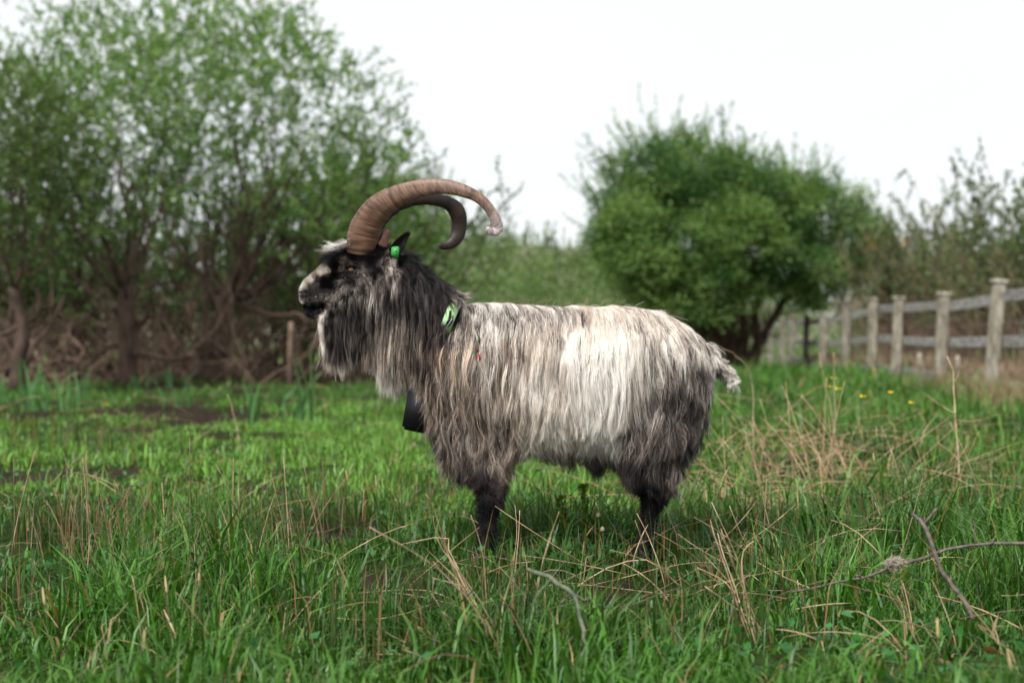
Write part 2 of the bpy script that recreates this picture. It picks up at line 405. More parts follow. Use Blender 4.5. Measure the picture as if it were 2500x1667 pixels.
def willow(base, h, label, trunk_pts, r0, nlimb=8, spread=(40, 75), seed=0, leaf=(.072, .042), per=34, pal=WIL, width=1.0, nb=9, ntw=6, group=None, crown_from=.0, extra=None, bias=(0, 0), lobes=(), ncl=1200):
    o = empty('willow_tree', base, label, 'tree', group)
    tp = resample(trunk_pts, 9); tr = r0 * np.linspace(1, .72, 9); tr[0] *= 1.35; tr[1] *= 1.1
    top = tp[-1]; hc = base[2] + h - top[2]
    az = (np.arange(nlimb) + rng.uniform(-.3, .3, nlimb)) / nlimb * 2 * np.pi
    el = np.radians(rng.uniform(*spread, nlimb))
    d = np.stack([np.cos(az) * np.cos(el) * width, np.sin(az) * np.cos(el) * width, np.sin(el)], -1) + np.array((bias[0], bias[1], 0))
    st = tp[-1] + (tp[-3] - tp[-1]) * rng.random((nlimb, 1)) * .9
    limb = grow(st, d, hc * rng.uniform(.5, .72, nlimb) * (.72 if lobes else 1), 8, .10, .14)
    if lobes:
        la = np.array(lobes); lm_ = ((((limb[:, -1][:, None] - la[None, :, :3]) / (la[None, :, 3:] * 1.0)) ** 2).sum(-1) < 1).any(1)
        if lm_.sum() >= 3: limb = limb[lm_]
        nlimb = len(limb)
    lr = r0 * rng.uniform(.22, .38, nlimb)[:, None] * np.linspace(1, .35, 8)
    bp, bd, bt, bi = spawn(limb, nb, .22, 1, .35, .95); bd = norm(bd + np.array((0, 0, .25)))
    br = grow(bp, bd, hc * rng.uniform(.22, .42, len(bp)) * (1.15 - .45 * bt), 6, .12, .13)
    brr = (r0 * .11 * (1.2 - .6 * bt))[:, None] * np.linspace(1, .35, 6)
    if lobes:
        la = np.array(lobes)
        def within(p, k_): return ((((p[:, None] - la[None, :, :3]) / (la[None, :, 3:] * k_)) ** 2).sum(-1) < 1).any(1)
        m_ = within(br[:, -1], 1.0) | ((br[:, -1, 2] < base[2] + h * .45) & (np.abs(br[:, -1, 0] - base[0]) < 1.6)); br = br[m_]; brr = brr[m_]
    tp2, td, tt, ti = spawn(br, ntw, .15, 1, .4, 1.2); td = norm(td + np.array((0, 0, .15)))
    tw = grow(tp2, td, rng.uniform(.35, .95, len(tp2)), 5, .14, .14)
    if lobes:
        tw = tw[rng.random(len(tw)) < .35]
        ar = np.array([l[3] * l[5] for l in lobes]); pp = []; dd = []
        for (cx, cy, cz, rx, ry, rz), k in zip(lobes, (ncl * ar / ar.sum()).astype(int)):
            u = norm(rng.normal(0, 1, (k, 3))) * (rng.random((k, 1)) ** .38); nz_ = fbm(u[:, 0] * 3 + cx, u[:, 2] * 3 + cz, 5); u = u * (.8 + .45 * nz_)[:, None]
            pp.append(np.array((cx, cy, cz)) + u * np.array((rx, ry, rz))); dd.append(u + rng.normal(0, .5, (k, 3)) + np.array((0, 0, .45)))
        tw = np.concatenate([tw, grow(np.concatenate(pp), np.concatenate(dd), rng.uniform(.2, .55, sum(map(len, pp))), 5, .05, .2)])
    twr = np.full((len(tw), 1), .0045) * np.linspace(1, .4, 5)
    s = Soup(); v, q, t = tubes(tp[None], tr[None], 10); s.add(v, q, t); v, q, t = tubes(limb, lr, 6); s.add(v, q, t)
    if extra is not None:
        for pl, ra in extra:
            e = resample(pl, 8); v, q, t = tubes(e[None], (ra * np.linspace(1, .6, 8))[None], 6); s.add(v, q, t)
    s.build('trunk', M_BARK, o)
    s = Soup(); v, q, t = tubes(br, brr, 4, False); s.add(v, q, t); v, q, t = tubes(tw, twr, 3, False); s.add(v, q, t)
    b_ = s.build('branches', M_BARK, o); b_['kind'] = 'stuff'
    s = Soup(); v, t, c = leaves_on(tw, per, .12, leaf[0], leaf[1], pal); s.add(v, None, t, c)
    s.build('crown', M_LEAF, o)
    return o

def gp_(px, D): x = (px - 1250) / F * D; return np.array((x, D, float(gh(x, D)) - .03))

def lobe(px, py, D, rx, ry, rz):
    p = P(px, py, D); k = D / F; return (p[0], p[1], p[2], rx * k, ry, rz * k)
D1, D2 = 22.0, 24.0
b1 = gp_(306, D1)
willow(b1, 7.0, 'willow with a straight thick trunk and low sprawling bare boughs, by the iris clump',
       [b1, P(312, 900, D1), P(314, 850, D1), P(314, 800, D1), P(308, 740, D1), P(305, 700, D1)], .17, 9, (35, 75), per=15, width=.85, nb=7, lobes=[lobe(230, 260, D1, 230, 1.5, 220), lobe(70, 340, D1, 150, 1.3, 180), lobe(390, 220, D1, 170, 1.4, 190), lobe(250, 470, D1, 240, 1.5, 120)], ncl=950,
       extra=[([P(310, 848, D1), P(270, 845, D1), P(240, 865, D1 - .1), P(205, 905, D1 - .3)], .045), ([P(318, 858, D1), P(370, 868, D1 - .4), P(420, 878, D1 - .5), P(472, 866, D1 - .7)], .055),
              ([P(318, 830, D1), P(345, 790, D1), P(362, 770, D1 - .2), P(350, 740, D1 - .3)], .05), ([P(305, 790, D1), P(297, 740, D1), P(300, 690, D1), P(280, 640, D1)], .06)])
b2 = gp_(508, D2)
willow(b2, 7.1, 'large spreading willow with a leaning dark trunk, just beside the goat muzzle',
       [b2, P(512, 890, D2), P(528, 850, D2), P(545, 800, D2), P(552, 750, D2), P(552, 720, D2)], .225, 12, (25, 75), per=15, width=1.1, nb=7, lobes=[lobe(560, 215, D2, 220, 1.7, 200), lobe(720, 235, D2, 190, 1.6, 170), lobe(860, 330, D2, 130, 1.4, 150), lobe(945, 400, D2, 70, 1, 110), lobe(620, 430, D2, 260, 1.7, 140), lobe(800, 530, D2, 190, 1.5, 120), lobe(430, 340, D2, 150, 1.4, 150)], ncl=1500, bias=(.36, 0),
       extra=[([P(552, 745, D2), P(620, 755, D2 - .3), P(680, 772, D2 - .5), P(730, 765, D2 - .6), P(750, 790, D2 - .7)], .05), ([P(545, 760, D2), P(520, 745, D2), P(505, 680, D2), P(500, 600, D2)], .07),
              ([P(556, 740, D2), P(620, 700, D2), P(670, 640, D2), P(720, 560, D2)], .06), ([P(495, 880, D2 - .3), P(502, 800, D2 - .3), P(503, 730, D2 - .3), P(480, 650, D2)], .045)])
D0 = 20.0; b0 = gp_(40, D0)
willow(b0, 5.9, 'willow at the edge of the meadow behind the iris clump, several thin curved stems',
       [b0, P(45, 880, D0), P(60, 820, D0), P(50, 760, D0), P(30, 700, D0)], .10, 8, (35, 75), per=15, width=.8, lobes=[lobe(20, 330, D0, 160, 1.3, 190), lobe(60, 500, D0, 180, 1.4, 140)], ncl=620, pal=WILD,
       extra=[([P(0, 820, D0), P(60, 790, D0), P(95, 760, D0), P(90, 700, D0)], .04), ([P(60, 900, D0), P(85, 840, D0), P(120, 800, D0), P(160, 720, D0)], .04)])
D3 = 29.0; b3 = gp_(800, D3)
willow(b3, 4.9, 'smaller bushy willow standing behind the goat head and horns',
       [b3, P(802, 860, D3), P(806, 800, D3), P(815, 740, D3)], .12, 9, (25, 75), per=18, width=1.0, pal=WIL, lobes=[lobe(870, 490, D3, 170, 1.6, 120), lobe(760, 560, D3, 180, 1.6, 130), lobe(960, 560, D3, 110, 1.3, 110)], ncl=900, leaf=(.085, .05))
D4 = 27.0; b4 = gp_(170, D4)
willow(b4, 8.0, 'tall willow rising behind the two front willows, reaching the top of the picture',
       [b4, P(180, 860, D4), P(185, 780, D4), P(180, 720, D4)], .15, 7, (48, 80), per=15, lobes=[lobe(130, 180, D4, 170, 1.6, 160), lobe(60, 260, D4, 160, 1.5, 130)], ncl=280, width=.9, pal=WIL, leaf=(.095, .052), nb=8)
D5 = 28.0; b5 = gp_(420, D5)
willow(b5, 8.4, 'tall willow in the middle of the stand, behind the gap between the front trunks',
       [b5, P(425, 860, D5), P(432, 780, D5), P(440, 700, D5)], .15, 7, (48, 80), per=15, lobes=[lobe(350, 120, D5, 200, 1.7, 130), lobe(560, 110, D5, 170, 1.6, 115), lobe(700, 130, D5, 120, 1.4, 100)], ncl=560, width=.9, pal=WIL, leaf=(.095, .052), nb=8)

# thicket behind: too tangled to count
def thicket(name, label, n_st, x0, x1, d0, d1, hmin, hmax, leaf, pal, per, mat_leaf, stem_mat, leafy_from=.35, stem_r=.02, lean=.5):
    D = rng.uniform(d0, d1, n_st); px = rng.uniform(x0, x1, n_st); x = (px - 1250) / F * D; z = gh(x, D) - .05
    az = rng.random(n_st) * 2 * np.pi; d = np.stack([np.cos(az) * lean, np.sin(az) * lean, np.full(n_st, .8)], -1)
    L = rng.uniform(hmin, hmax, n_st); st = grow(np.stack([x, D, z], -1), d, L, 8, .09, .28)
    s = Soup(); v, q, t = tubes(st, (stem_r * rng.uniform(.4, 1.5, n_st))[:, None] * np.linspace(1, .4, 8), 4, False); s.add(v, q, t, (1, 1, 1))
    pos, dr, t_, ti = spawn(st, 10, .15, 1, .4, 1.2); tw = grow(pos, dr, rng.uniform(.3, .9, len(pos)), 4, .08, .25)
    v, q, t = tubes(tw, np.full((len(tw), 1), .006) * np.linspace(1, .5, 4), 3, False); s.add(v, q, t)
    o = tag(s.build(name + '_stems', stem_mat), label[0], kind='stuff')
    m = t_ > leafy_from
    s = Soup(); v, t, c = leaves_on(tw[m], per, .1, leaf[0], leaf[1], pal); s.add(v, None, t, c)
    o2 = tag(s.build(name + '_leaves', mat_leaf), label[1], kind='stuff')
    return o
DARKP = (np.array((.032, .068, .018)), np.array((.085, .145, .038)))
thicket('thicket', ('tangle of bare brown stems under the willows', 'green leaves filling the thicket under the willows, painted dim for shade'), 800, -1100, 980, 25, 36, 2.6, 5.4, (.11, .05), DARKP, 20, M_LEAFD, M_BARK, .30, .022)  # dark bark and dark leaves: deep shade put into their colours
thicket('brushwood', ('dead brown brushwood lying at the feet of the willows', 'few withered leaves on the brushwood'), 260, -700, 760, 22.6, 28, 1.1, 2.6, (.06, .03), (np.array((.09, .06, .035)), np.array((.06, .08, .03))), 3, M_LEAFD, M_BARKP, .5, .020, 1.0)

hx_, hy_ = HERB; n = len(hx_); hz_ = gh(hx_, hy_) + rng.uniform(.015, .075, n); a_ = rng.random(n) * 6.28
v, t, c = leaf_quads(np.stack([hx_, hy_, hz_], -1), np.stack([np.cos(a_), np.sin(a_), rng.normal(.25, .3, n)], -1), rng.uniform(.018, .045, n), rng.uniform(.012, .03, n), np.where(rng.random((n, 1)) < .12, np.array((.16, .09, .04)), np.array((.035, .13, .035)) * rng.uniform(.6, 1.6, (n, 1))))
s = Soup(); s.add(v, None, t, c); tag(s.build('herbs', M_GRASS), 'small broad leaved herbs low between the grass blades', kind='stuff')

# ------------------------------------------------------------------ dense bushes from lobes
def lobes_bush(lobes, ncl, per, crad, leaf, pal, lump=.18, inner=.35, sub=0):
    "leaf clumps spread through the outer volume of overlapping lobes"
    if sub:
        more = []
        for (cx, cy, cz, rx, ry, rz) in lobes:
            for _ in range(sub):
                d = norm(rng.normal(0, 1, 3) + np.array((0, -.35, .1))); f = rng.uniform(.16, .46)
                more.append((cx + d[0] * rx * .86, cy + d[1] * ry * .86, cz + d[2] * rz * .86, rx * f, ry * f, rz * f * .9))
        lobes = [(a, b, c_, rx * .84, ry * .84, rz * .84) for a, b, c_, rx, ry, rz in lobes] + more
    vol = np.array([a[3] * a[5] for a in lobes]); cnt = (ncl * vol / vol.sum()).astype(int)
    P_ = []; O_ = []; T_ = []
    for (cx, cy, cz, rx, ry, rz), k in zip(lobes, cnt):
        d = norm(rng.normal(0, 1, (k, 3))); r = (inner + (1 - inner) * rng.random((k, 1)) ** .55) * (1 + rng.normal(0, lump, (k, 1)) * .5)
        P_.append(np.array((cx, cy, cz)) + d * r * np.array((rx, ry, rz))); O_.append(d); T_.append(np.full(k, rng.random()))
    cp = np.concatenate(P_); od = np.concatenate(O_); k = len(cp)
    big = fbm(cp[:, 0] * 1.1 + cp[:, 1] * .7, cp[:, 2] * 1.1, 77); tone = np.repeat(np.clip((big - .5) * 1.4 + .1 + .75 * np.concatenate(T_) + rng.normal(0, .16, k), 0, 1), per)
    pos = np.repeat(cp, per, 0) + rng.normal(0, 1, (k * per, 3)) * crad * np.array((1, 1, .75))
    dr = np.repeat(od, per, 0) + rng.normal(0, .8, (k * per, 3)); n = k * per
    tone = np.clip(tone + rng.normal(0, .15, n), 0, 1)[:, None]
    c = (pal[0] * (1 - tone) + pal[1] * tone) * rng.uniform(.8, 1.2, (n, 1))
    return leaf_quads(pos, dr, leaf[0] * rng.uniform(.6, 1.3, n), leaf[1] * rng.uniform(.7, 1.2, n), c)


DB = 38.0
bush_o = empty('dense_bush', gp_(1790, DB), 'big dense round bush with bright green leaves over the far end of the fence', 'bush')
lb = [lobe(1610, 430, DB, 115, 1.5, 105), lobe(1705, 440, DB, 115, 1.5, 105), lobe(1530, 525, DB, 90, 1.3, 100), lobe(1810, 515, DB - .2, 130, 1.6, 110), lobe(1660, 585, DB - .5, 190, 1.7, 130), lobe(1560, 665, DB - .3, 100, 1.2, 78), lobe(1720, 705, DB - .6, 135, 1.3, 78), lobe(1900, 520, DB, 115, 1.5, 95),
      lobe(2000, 530, DB, 105, 1.4, 90), lobe(2085, 585, DB + .2, 85, 1.2, 80), lobe(2135, 640, DB + .6, 80, 1.0, 70), lobe(1930, 640, DB - .3, 110, 1.3, 85), lobe(1840, 620, DB - .5, 100, 1.3, 80), lobe(1478, 585, DB, 52, .9, 62), lobe(1965, 715, DB - .2, 60, .9, 42), lobe(1650, 750, DB - .3, 100, 1.1, 42), lobe(1672, 560, DB + .9, 120, 1.2, 95), lobe(1780, 450, DB + .3, 70, 1.0, 70)]
BUSH = (np.array((.032, .095, .022)), np.array((.190, .290, .075)))
s = Soup(); v, t, c = lobes_bush(lb, 7000, 22, .15, (.10, .055), BUSH, .22, .5, 13); s.add(v, None, t, c)
# loose shoots on the outline
st = []
for (cx, cy, cz, rx_, ry_, rz_) in lb[:8] + lb[-1:]:
    k = 30; d = norm(rng.normal(0, 1, (k, 3)) * np.array((1, .7, .5)) + np.array((-.1, 0, .6))); st.append(np.concatenate([np.array((cx, cy, cz)) + d * np.array((rx_, ry_, rz_)) * .95, d], 1))
st = np.concatenate(st); shoots = grow(st[:, :3], st[:, 3:] + np.array((-.25, 0, .5)), rng.uniform(.4, 1.4, len(st)), 5, .15, .12)
for (a, b) in [(1712, 290), (1655, 310), (1760, 320), (1510, 330), (1600, 300), (1900, 340), (1975, 350), (1890, 360), (2030, 400), (1985, 370)]:
    p = P(a, b, DB); g_ = grow(np.array([P(a + 20, b + 130, DB)]) + rng.normal(0, .12, (5, 3)), np.repeat((p - P(a + 20, b + 130, DB))[None], 5, 0), np.full(5, 1.4) * rng.uniform(.7, 1.1, 5), 5, .02, .1); shoots = np.concatenate([shoots, g_])
v, t, c = leaves_on(shoots, 34, .02, .10, .055, BUSH); s.add(v, None, t, c)
s.build('crown', M_LEAFD, bush_o)
s = Soup()
tb = gp_(1790, DB)
stems = [[tb, P(1795, 860, DB), P(1770, 800, DB), P(1720, 740, DB), P(1640, 640, DB)], [tb + [.15, .1, 0], P(1812, 850, DB), P(1815, 780, DB), P(1800, 700, DB), P(1780, 560, DB)], [tb + [.3, -.1, 0], P(1840, 860, DB), P(1880, 790, DB), P(1930, 700, DB), P(1960, 600, DB)],
         [tb + [-.3, 0, 0], P(1770, 850, DB), P(1720, 790, DB), P(1650, 750, DB), P(1560, 700, DB)], [tb + [.5, 0, 0], P(1850, 830, DB), P(1840, 760, DB), P(1870, 650, DB), P(1850, 520, DB)]]
for pl in stems:
    e = resample(pl, 9); v, q, t = tubes(e[None], (.16 * np.linspace(1, .35, 9))[None], 7); s.add(v, q, t)
bl = np.array([resample(pl, 9) for pl in stems]); pos, dr, t_, ti = spawn(bl, 26, .25, 1, .5, 1.3)
tw = grow(pos, dr, rng.uniform(.6, 1.5, len(pos)), 5, -.02, .2); v, q, t = tubes(tw, np.full((len(tw), 1), .018) * np.linspace(1, .4, 5), 4, False); s.add(v, q, t)
s.build('trunk', M_BARK, bush_o)

# distant scrub between the willows and the bush
DS = 58.0
lb = [lobe(1010, 600, DS, 110, 4, 110), lobe(1100, 640, DS - 3, 110, 4, 90), lobe(1190, 650, DS, 100, 4, 80), lobe(1280, 670, DS + 2, 100, 4, 80), lobe(1370, 690, DS + 4, 100, 4, 85), lobe(1450, 690, DS + 2, 80, 4, 80), lobe(1520, 720, DS, 90, 4, 70),
      lobe(940, 560, DS - 8, 90, 3, 120), lobe(1120, 740, DS - 8, 250, 4, 80), lobe(1400, 770, DS - 8, 260, 4, 60), lobe(900, 700, DS - 10, 160, 4, 110), lobe(1640, 770, DS, 120, 4, 60), lobe(1800, 740, DS + 6, 200, 4, 90), lobe(2100, 720, DS + 6, 200, 4, 90), lobe(2420, 700, DS - 14, 140, 3, 70), lobe(2250, 790, DS - 12, 180, 3, 60), lobe(2500, 790, DS - 16, 180, 3, 60), lobe(1900, 840, DS - 4, 260, 3, 42), lobe(2700, 760, DS - 16, 180, 3, 80), lobe(3000, 740, DS - 10, 260, 4, 100), lobe(3400, 720, DS - 6, 280, 4, 110), lobe(-300, 700, DS - 12, 400, 4, 120), lobe(-900, 690, DS - 12, 400, 4, 130),
      lobe(1060, 520, DS, 60, 3, 70)]
SCR = (np.array((.080, .140, .045)), np.array((.180, .250, .090)))  # paler than near foliage: haze and light put into the leaf colour
s = Soup(); v, t, c = lobes_bush(lb, 6800, 16, .28, (.18, .085), SCR, .3, .45); s.add(v, None, t, c)
st = []
for (cx, cy, cz, rx_, ry_, rz_) in lb[:8] + lb[-1:]:
    k = 16; d = norm(rng.normal(0, 1, (k, 3)) * np.array((1, .7, .3)) + np.array((0, 0, 1.2))); st.append(np.concatenate([np.array((cx, cy, cz)) + d * np.array((rx_, ry_, rz_)) * .8, d], 1))
for a, b in ((1290, 560), (1330, 565), (1420, 590), (1240, 570), (1350, 575), (1160, 540)):
    st.append(np.array([[*P(a + rng.normal(0, 6), b + 45, DS), 0, 0, 1] for _ in range(4)]))
st = np.concatenate(st); shoots = grow(st[:, :3], st[:, 3:], rng.uniform(.5, 1.3, len(st)), 5, .2, .12)
v, t, c = leaves_on(shoots, 22, .05, .14, .07, SCR); s.add(v, None, t, c)
v, q, t = tubes(shoots, np.full((len(shoots), 5), .012), 3, False); s.add(v, q, t, (.12, .1, .07))
tag(s.build('distant_scrub', M_LEAFD), 'green scrub far off between the willows and the round bush, leaves painted pale for haze', kind='stuff')

# ------------------------------------------------------------------ fence
def fx(D): return (4.36 + .096 * D)                # fence line x at distance D
def fpx(px): return 15138. / (px - 1584.)
fence_o = empty('wooden_fence', (fx(18), 18, 0), 'weathered grey post and rail fence leading away under the bush', 'fence')
posts_px = [2425, 2298, 2190, 2130, 2065, 2010, 1968, 1935, 1912, 1882, 1860, 1840]
pD = [7.9, 11.2, 14.6] + [fpx(a) for a in posts_px]
def box_v(c, ax, hw):
    c = np.asarray(c); sg = np.array([(a, b, d) for a in (-1, 1) for b in (-1, 1) for d in (-1, 1)], float)
    return c + (sg * hw) @ np.asarray(ax)
BOXQ = np.array([(0, 1, 3, 2), (4, 6, 7, 5), (0, 4, 5, 1), (2, 3, 7, 6), (0, 2, 6, 4), (1, 5, 7, 3)])
def bevel_box(name, c, ax, hw, mat, parent, cc=(1, 1, 1), bev=.012):
    import bmesh
    bm = bmesh.new(); org = np.array(parent.location) + (np.array(parent.parent.location) if parent.parent else 0)
    vs_ = [bm.verts.new(tuple(p - org)) for p in box_v(c, ax, hw)]
    for f in BOXQ: bm.faces.new([vs_[i] for i in f])
    bmesh.ops.recalc_face_normals(bm, faces=bm.faces)
    bmesh.ops.bevel(bm, geom=bm.edges[:], offset=min(bev, min(hw) * .4), segments=1, affect='EDGES')
    me = bpy.data.meshes.new(name); bm.to_mesh(me); bm.free(); me.materials.append(mat)
    a = me.color_attributes.new('col', 'FLOAT_COLOR', 'POINT'); a.data.foreach_set('color', np.tile(np.array((*cc, 1), np.float32), len(me.vertices)))
    return link(name, me, parent)
along = norm(np.array((.096, 1., 0)))
side = np.array((along[1], -along[0], 0)); upv = np.array((0, 0, 1.))
leans = [.02, .10, .03, .085, .04, .05, .02, .04, .0, .03, .02, .0, .02]
ptop = []
for i, D in enumerate(pD):
    x = fx(D); z0 = float(gh(x, D)); ln = leans[i % len(leans)]; hgt = 1.40 + .03 * rng.normal()
    ax_up = norm(np.array((ln, rng.normal(0, .02), 1.))); ax_s = norm(side - ax_up * (side @ ax_up)); ax_a = np.cross(ax_up, ax_s)
    base = np.array((x - ln * .7, D, z0 - .15)); c = base + ax_up * (hgt + .15) / 2
    tone = rng.uniform(.85, 1.1)
    p = bevel_box('post', c, (ax_s, ax_a, ax_up), (.077, .077, (hgt + .15) / 2), M_WOOD, fence_o, (tone, tone * .99, tone * .96))
    bevel_box('cap', base + ax_up * (hgt + .15 + .024), (ax_s, ax_a, ax_up), (.098, .098, .024), M_WOOD, p, (1.25, 1.25, 1.25), .008)
    ptop.append(base + ax_up * .15)
for i in range(len(pD) - 1):
    a, b = pD[i], pD[i + 1]
    for zz, hz in ((1.255, .070), (.69, .068), (.13, .075)):
        A = np.array((fx(a), a - .0, float(gh(fx(a), a)) + zz)) + side * .125; B = np.array((fx(b), b, float(gh(fx(b), b)) + zz)) + side * .125
        A = A + along * .012; B = B - along * .012
        d = norm(B - A); u = norm(upv - d * (upv @ d)); t_ = rng.uniform(.85, 1.15)
        bevel_box('rail', (A + B) / 2 + u * rng.normal(0, .012), (d, np.cross(u, d), u), (np.linalg.norm(B - A) / 2, .022, hz), M_RAIL, fence_o, (t_, t_, t_ * 1.01), .006)
M_WIRE = plain_mat('rusty_wire', (.16, .14, .13), .5, .5)
for zz in (.30, .45, .60, .76, .92, 1.08):
    pl = np.array([np.array((fx(a), a, float(gh(fx(a), a)) + zz)) + side * .165 for a in pD])
    s = Soup(); v, q, t = tubes(pl[None], np.full((1, len(pl)), .003), 4); s.add(v, q, t); s.build('wire', M_WIRE, fence_o)
for a, b0_, b1_, D, lab in ((2245, 862, 925, 19.5, 'short pale wooden stake standing behind the fence'), (2338, 868, 930, 18.8, 'thin pale stake behind the bottom fence board')):
    D = D + 1.5; x = (a - 1250) / F * D
    o = empty('stake', (x, D, float(gh(x, D))), lab, 'stake')
    s = Soup(); e = resample([np.array((x, D, gh(x, D) - .1)), P(a + 1, (b0_ + b1_) / 2, D), P(a, b0_, D)], 5)
    v, q, t = tubes(e[None], np.full((1, 5), .03), 6); s.add(v, q, t, (1.3, 1.25, 1.2)); s.build('shaft', M_WOOD, o, False)

# dead bracken and gorse behind the fence
def stemmy(name, label, cat, ctr, rad, n_st, h0, h1, lean, stem_mat, leafn, pal, leaf, flowers=None, group=None, leafy=.6, sr=.010, slant=.096):
    o = empty(name, ctr, label, cat, group)
    r_ = np.sqrt(rng.random(n_st)); th = rng.random(n_st) * 2 * np.pi
    x = ctr[0] + rad[0] * r_ * np.cos(th); y = ctr[1] + rad[1] * r_ * np.sin(th)
    x = x + slant * (y - ctr[1])
    az = rng.random(n_st) * 2 * np.pi; d = np.stack([np.cos(az) * lean, np.sin(az) * lean, np.ones(n_st)], -1)
    st = grow(np.stack([x, y, gh(x, y) - .05], -1), d, rng.uniform(h0, h1, n_st), 7, .03, .16)
    pos, dr, t_, ti = spawn(st, 8, .25, 1, .3, .9); tw = grow(pos, dr, rng.uniform(.2, .6, len(pos)), 4, .1, .2)
    s = Soup(); v, q, t = tubes(st, np.full((n_st, 1), sr) * np.linspace(1, .4, 7), 4, False); s.add(v, q, t); v, q, t = tubes(tw, np.full((len(tw), 4), .005), 3, False); s.add(v, q, t)
    s.build('stems', stem_mat, o)['kind'] = 'stuff'
    if leafn:
        m = t_ > leafy; s = Soup(); v, t, c = leaves_on(tw[m], leafn, .05, leaf[0], leaf[1], pal); s.add(v, None, t, c); s.build('foliage', M_LEAFD, o)['kind'] = 'stuff'
    if flowers:
        f = np.array([P(a, b, D) for a, b, D in flowers]); k = 26
        s = Soup(); pp = np.repeat(f, k, 0) + rng.normal(0, .065, (len(f) * k, 3)); n = len(pp)
        v, t, c = leaf_quads(pp, rng.normal(0, 1, (n, 3)), np.full(n, .05), np.full(n, .04), np.tile(np.array((.60, .27, .02)), (n, 1))); s.add(v, None, t, c); s.build('blossom', M_LEAFD, o)
    return o
GRS = (np.array((.085, .095, .045)), np.array((.150, .170, .070)))
M_DEAD = noise_mat('dead_stems', (.12, .075, .052), (.30, .20, .145), 20, rough=.85, bump=.2)
stemmy('gorse_bush', 'leggy brown gorse bush with orange blossom behind the middle of the fence', 'bush', (fx(34) + 2.2, 34.0, 0), (.8, 4.2), 250, 2.1, 3.8, .22, M_DEAD, 34, GRS, (.07, .03), [(2195, 572, 35), (2215, 585, 35), (2203, 595, 35), (2185, 580, 35), (2128, 585, 37), (2330, 572, 31), (2322, 598, 31), (2130, 602, 37)])
stemmy('gorse_bush', 'brown twiggy gorse bush behind the two nearest fence posts, without blossom', 'bush', (fx(25.5) + 2.1, 25.5, 0), (.8, 3.6), 160, 1.5, 2.6, .25, M_DEAD, 24, GRS, (.07, .03))
stemmy('gorse_bush', 'dead brown bush under the dense green bush, leafless', 'bush', (fx(46) + 3.3, 46.0, 0), (1.1, 6.), 190, 2.0, 3.4, .30, M_DEAD, 4, GRS, (.07, .03), leafy=.85)
stemmy('bramble_thicket', 'dark leafless tangle of brown stems added to deepen the shade under the dense green bush', 'thicket', gp_(1725, 38.6), (1.4, .8), 140, 1.2, 2.3, .55, M_BARK, 3, GRS, (.07, .03), leafy=.7, sr=.016, slant=0)  # dark stems added to darken the underside of the bush
SAP = (np.array((.060, .095, .035)), np.array((.120, .165, .060)))
for px, D, hgt, lab in ((2090, 39., 5.2, 'slim sapling rising between the dense bush and the orange gorse blossom'), (2200, 33., 4.4, 'slim sapling straight above the orange gorse blossom'), (2300, 29., 4.1, 'slim sapling above the second fence post'),
                        (2400, 26., 3.7, 'slim leafy sapling just above the tallest fence post'), (2470, 25., 3.8, 'slim sapling furthest along the fence towards the picture edge'), (2530, 24., 3.9, 'slim sapling cut by the picture edge above the last fence rail')):
    x = (px - 1250) / F * D
    stemmy('willow_sapling', lab, 'sapling', (x, D, float(gh(x, D))), (.75, .5), 17, hgt * .65, hgt * 1.08, .20, M_BARK, 16, SAP, (.10, .055), group='saplings behind the fence', leafy=.3)
# pale dead bracken along the fence foot
n = 9000; D = rng.uniform(15, 42, n); x = fx(D) + np.abs(rng.normal(.8, .6, n)) + .15; pal = rng.random((n, 1))
s = Soup(); s.add(*blades(x, D, rng.uniform(.15, .55, n), .012 * (.6 + D / 30), np.clip(rng.normal(.5, .25, n), 0, .95), rng.random(n) * 6.28, np.array((.20, .12, .07)) * (1 - pal) + np.array((.38, .29, .20)) * pal))
tag(s.build('dead_bracken', M_DRY), 'pale brown dead bracken along the foot of the fence', kind='stuff')
n = 2600; D = rng.uniform(14.5, 20, n); x = fx(D) + rng.normal(-.15, .3, n); pal = rng.random((n, 1))
s = Soup(); s.add(*blades(x, D, rng.uniform(.12, .36, n), .009 * (.6 + D / 30), np.clip(rng.normal(.35, .2, n), 0, .95), rng.random(n) * 6.28, np.array((.16, .12, .06)) * (1 - pal) + np.array((.30, .24, .13)) * pal))
tag(s.build('withered_grass', M_DRY), 'withered grass round the fence posts', kind='stuff')

# ------------------------------------------------------------------ the goat
GY = 4.60
def gpt(px, py, y=0.0):
    "point on the animal: photo pixel of its side view, y metres beyond its middle plane"
    p = P(px, py, GY + y); return p
GPX = F / GY                                     # pixels per metre on the middle plane
goat = empty('goat', (gpt(1400, 0)[0], GY, 0), 'shaggy grey and white billy goat with long curved brown horns standing side-on in the meadow', 'goat')
GORG = np.array(goat.location)

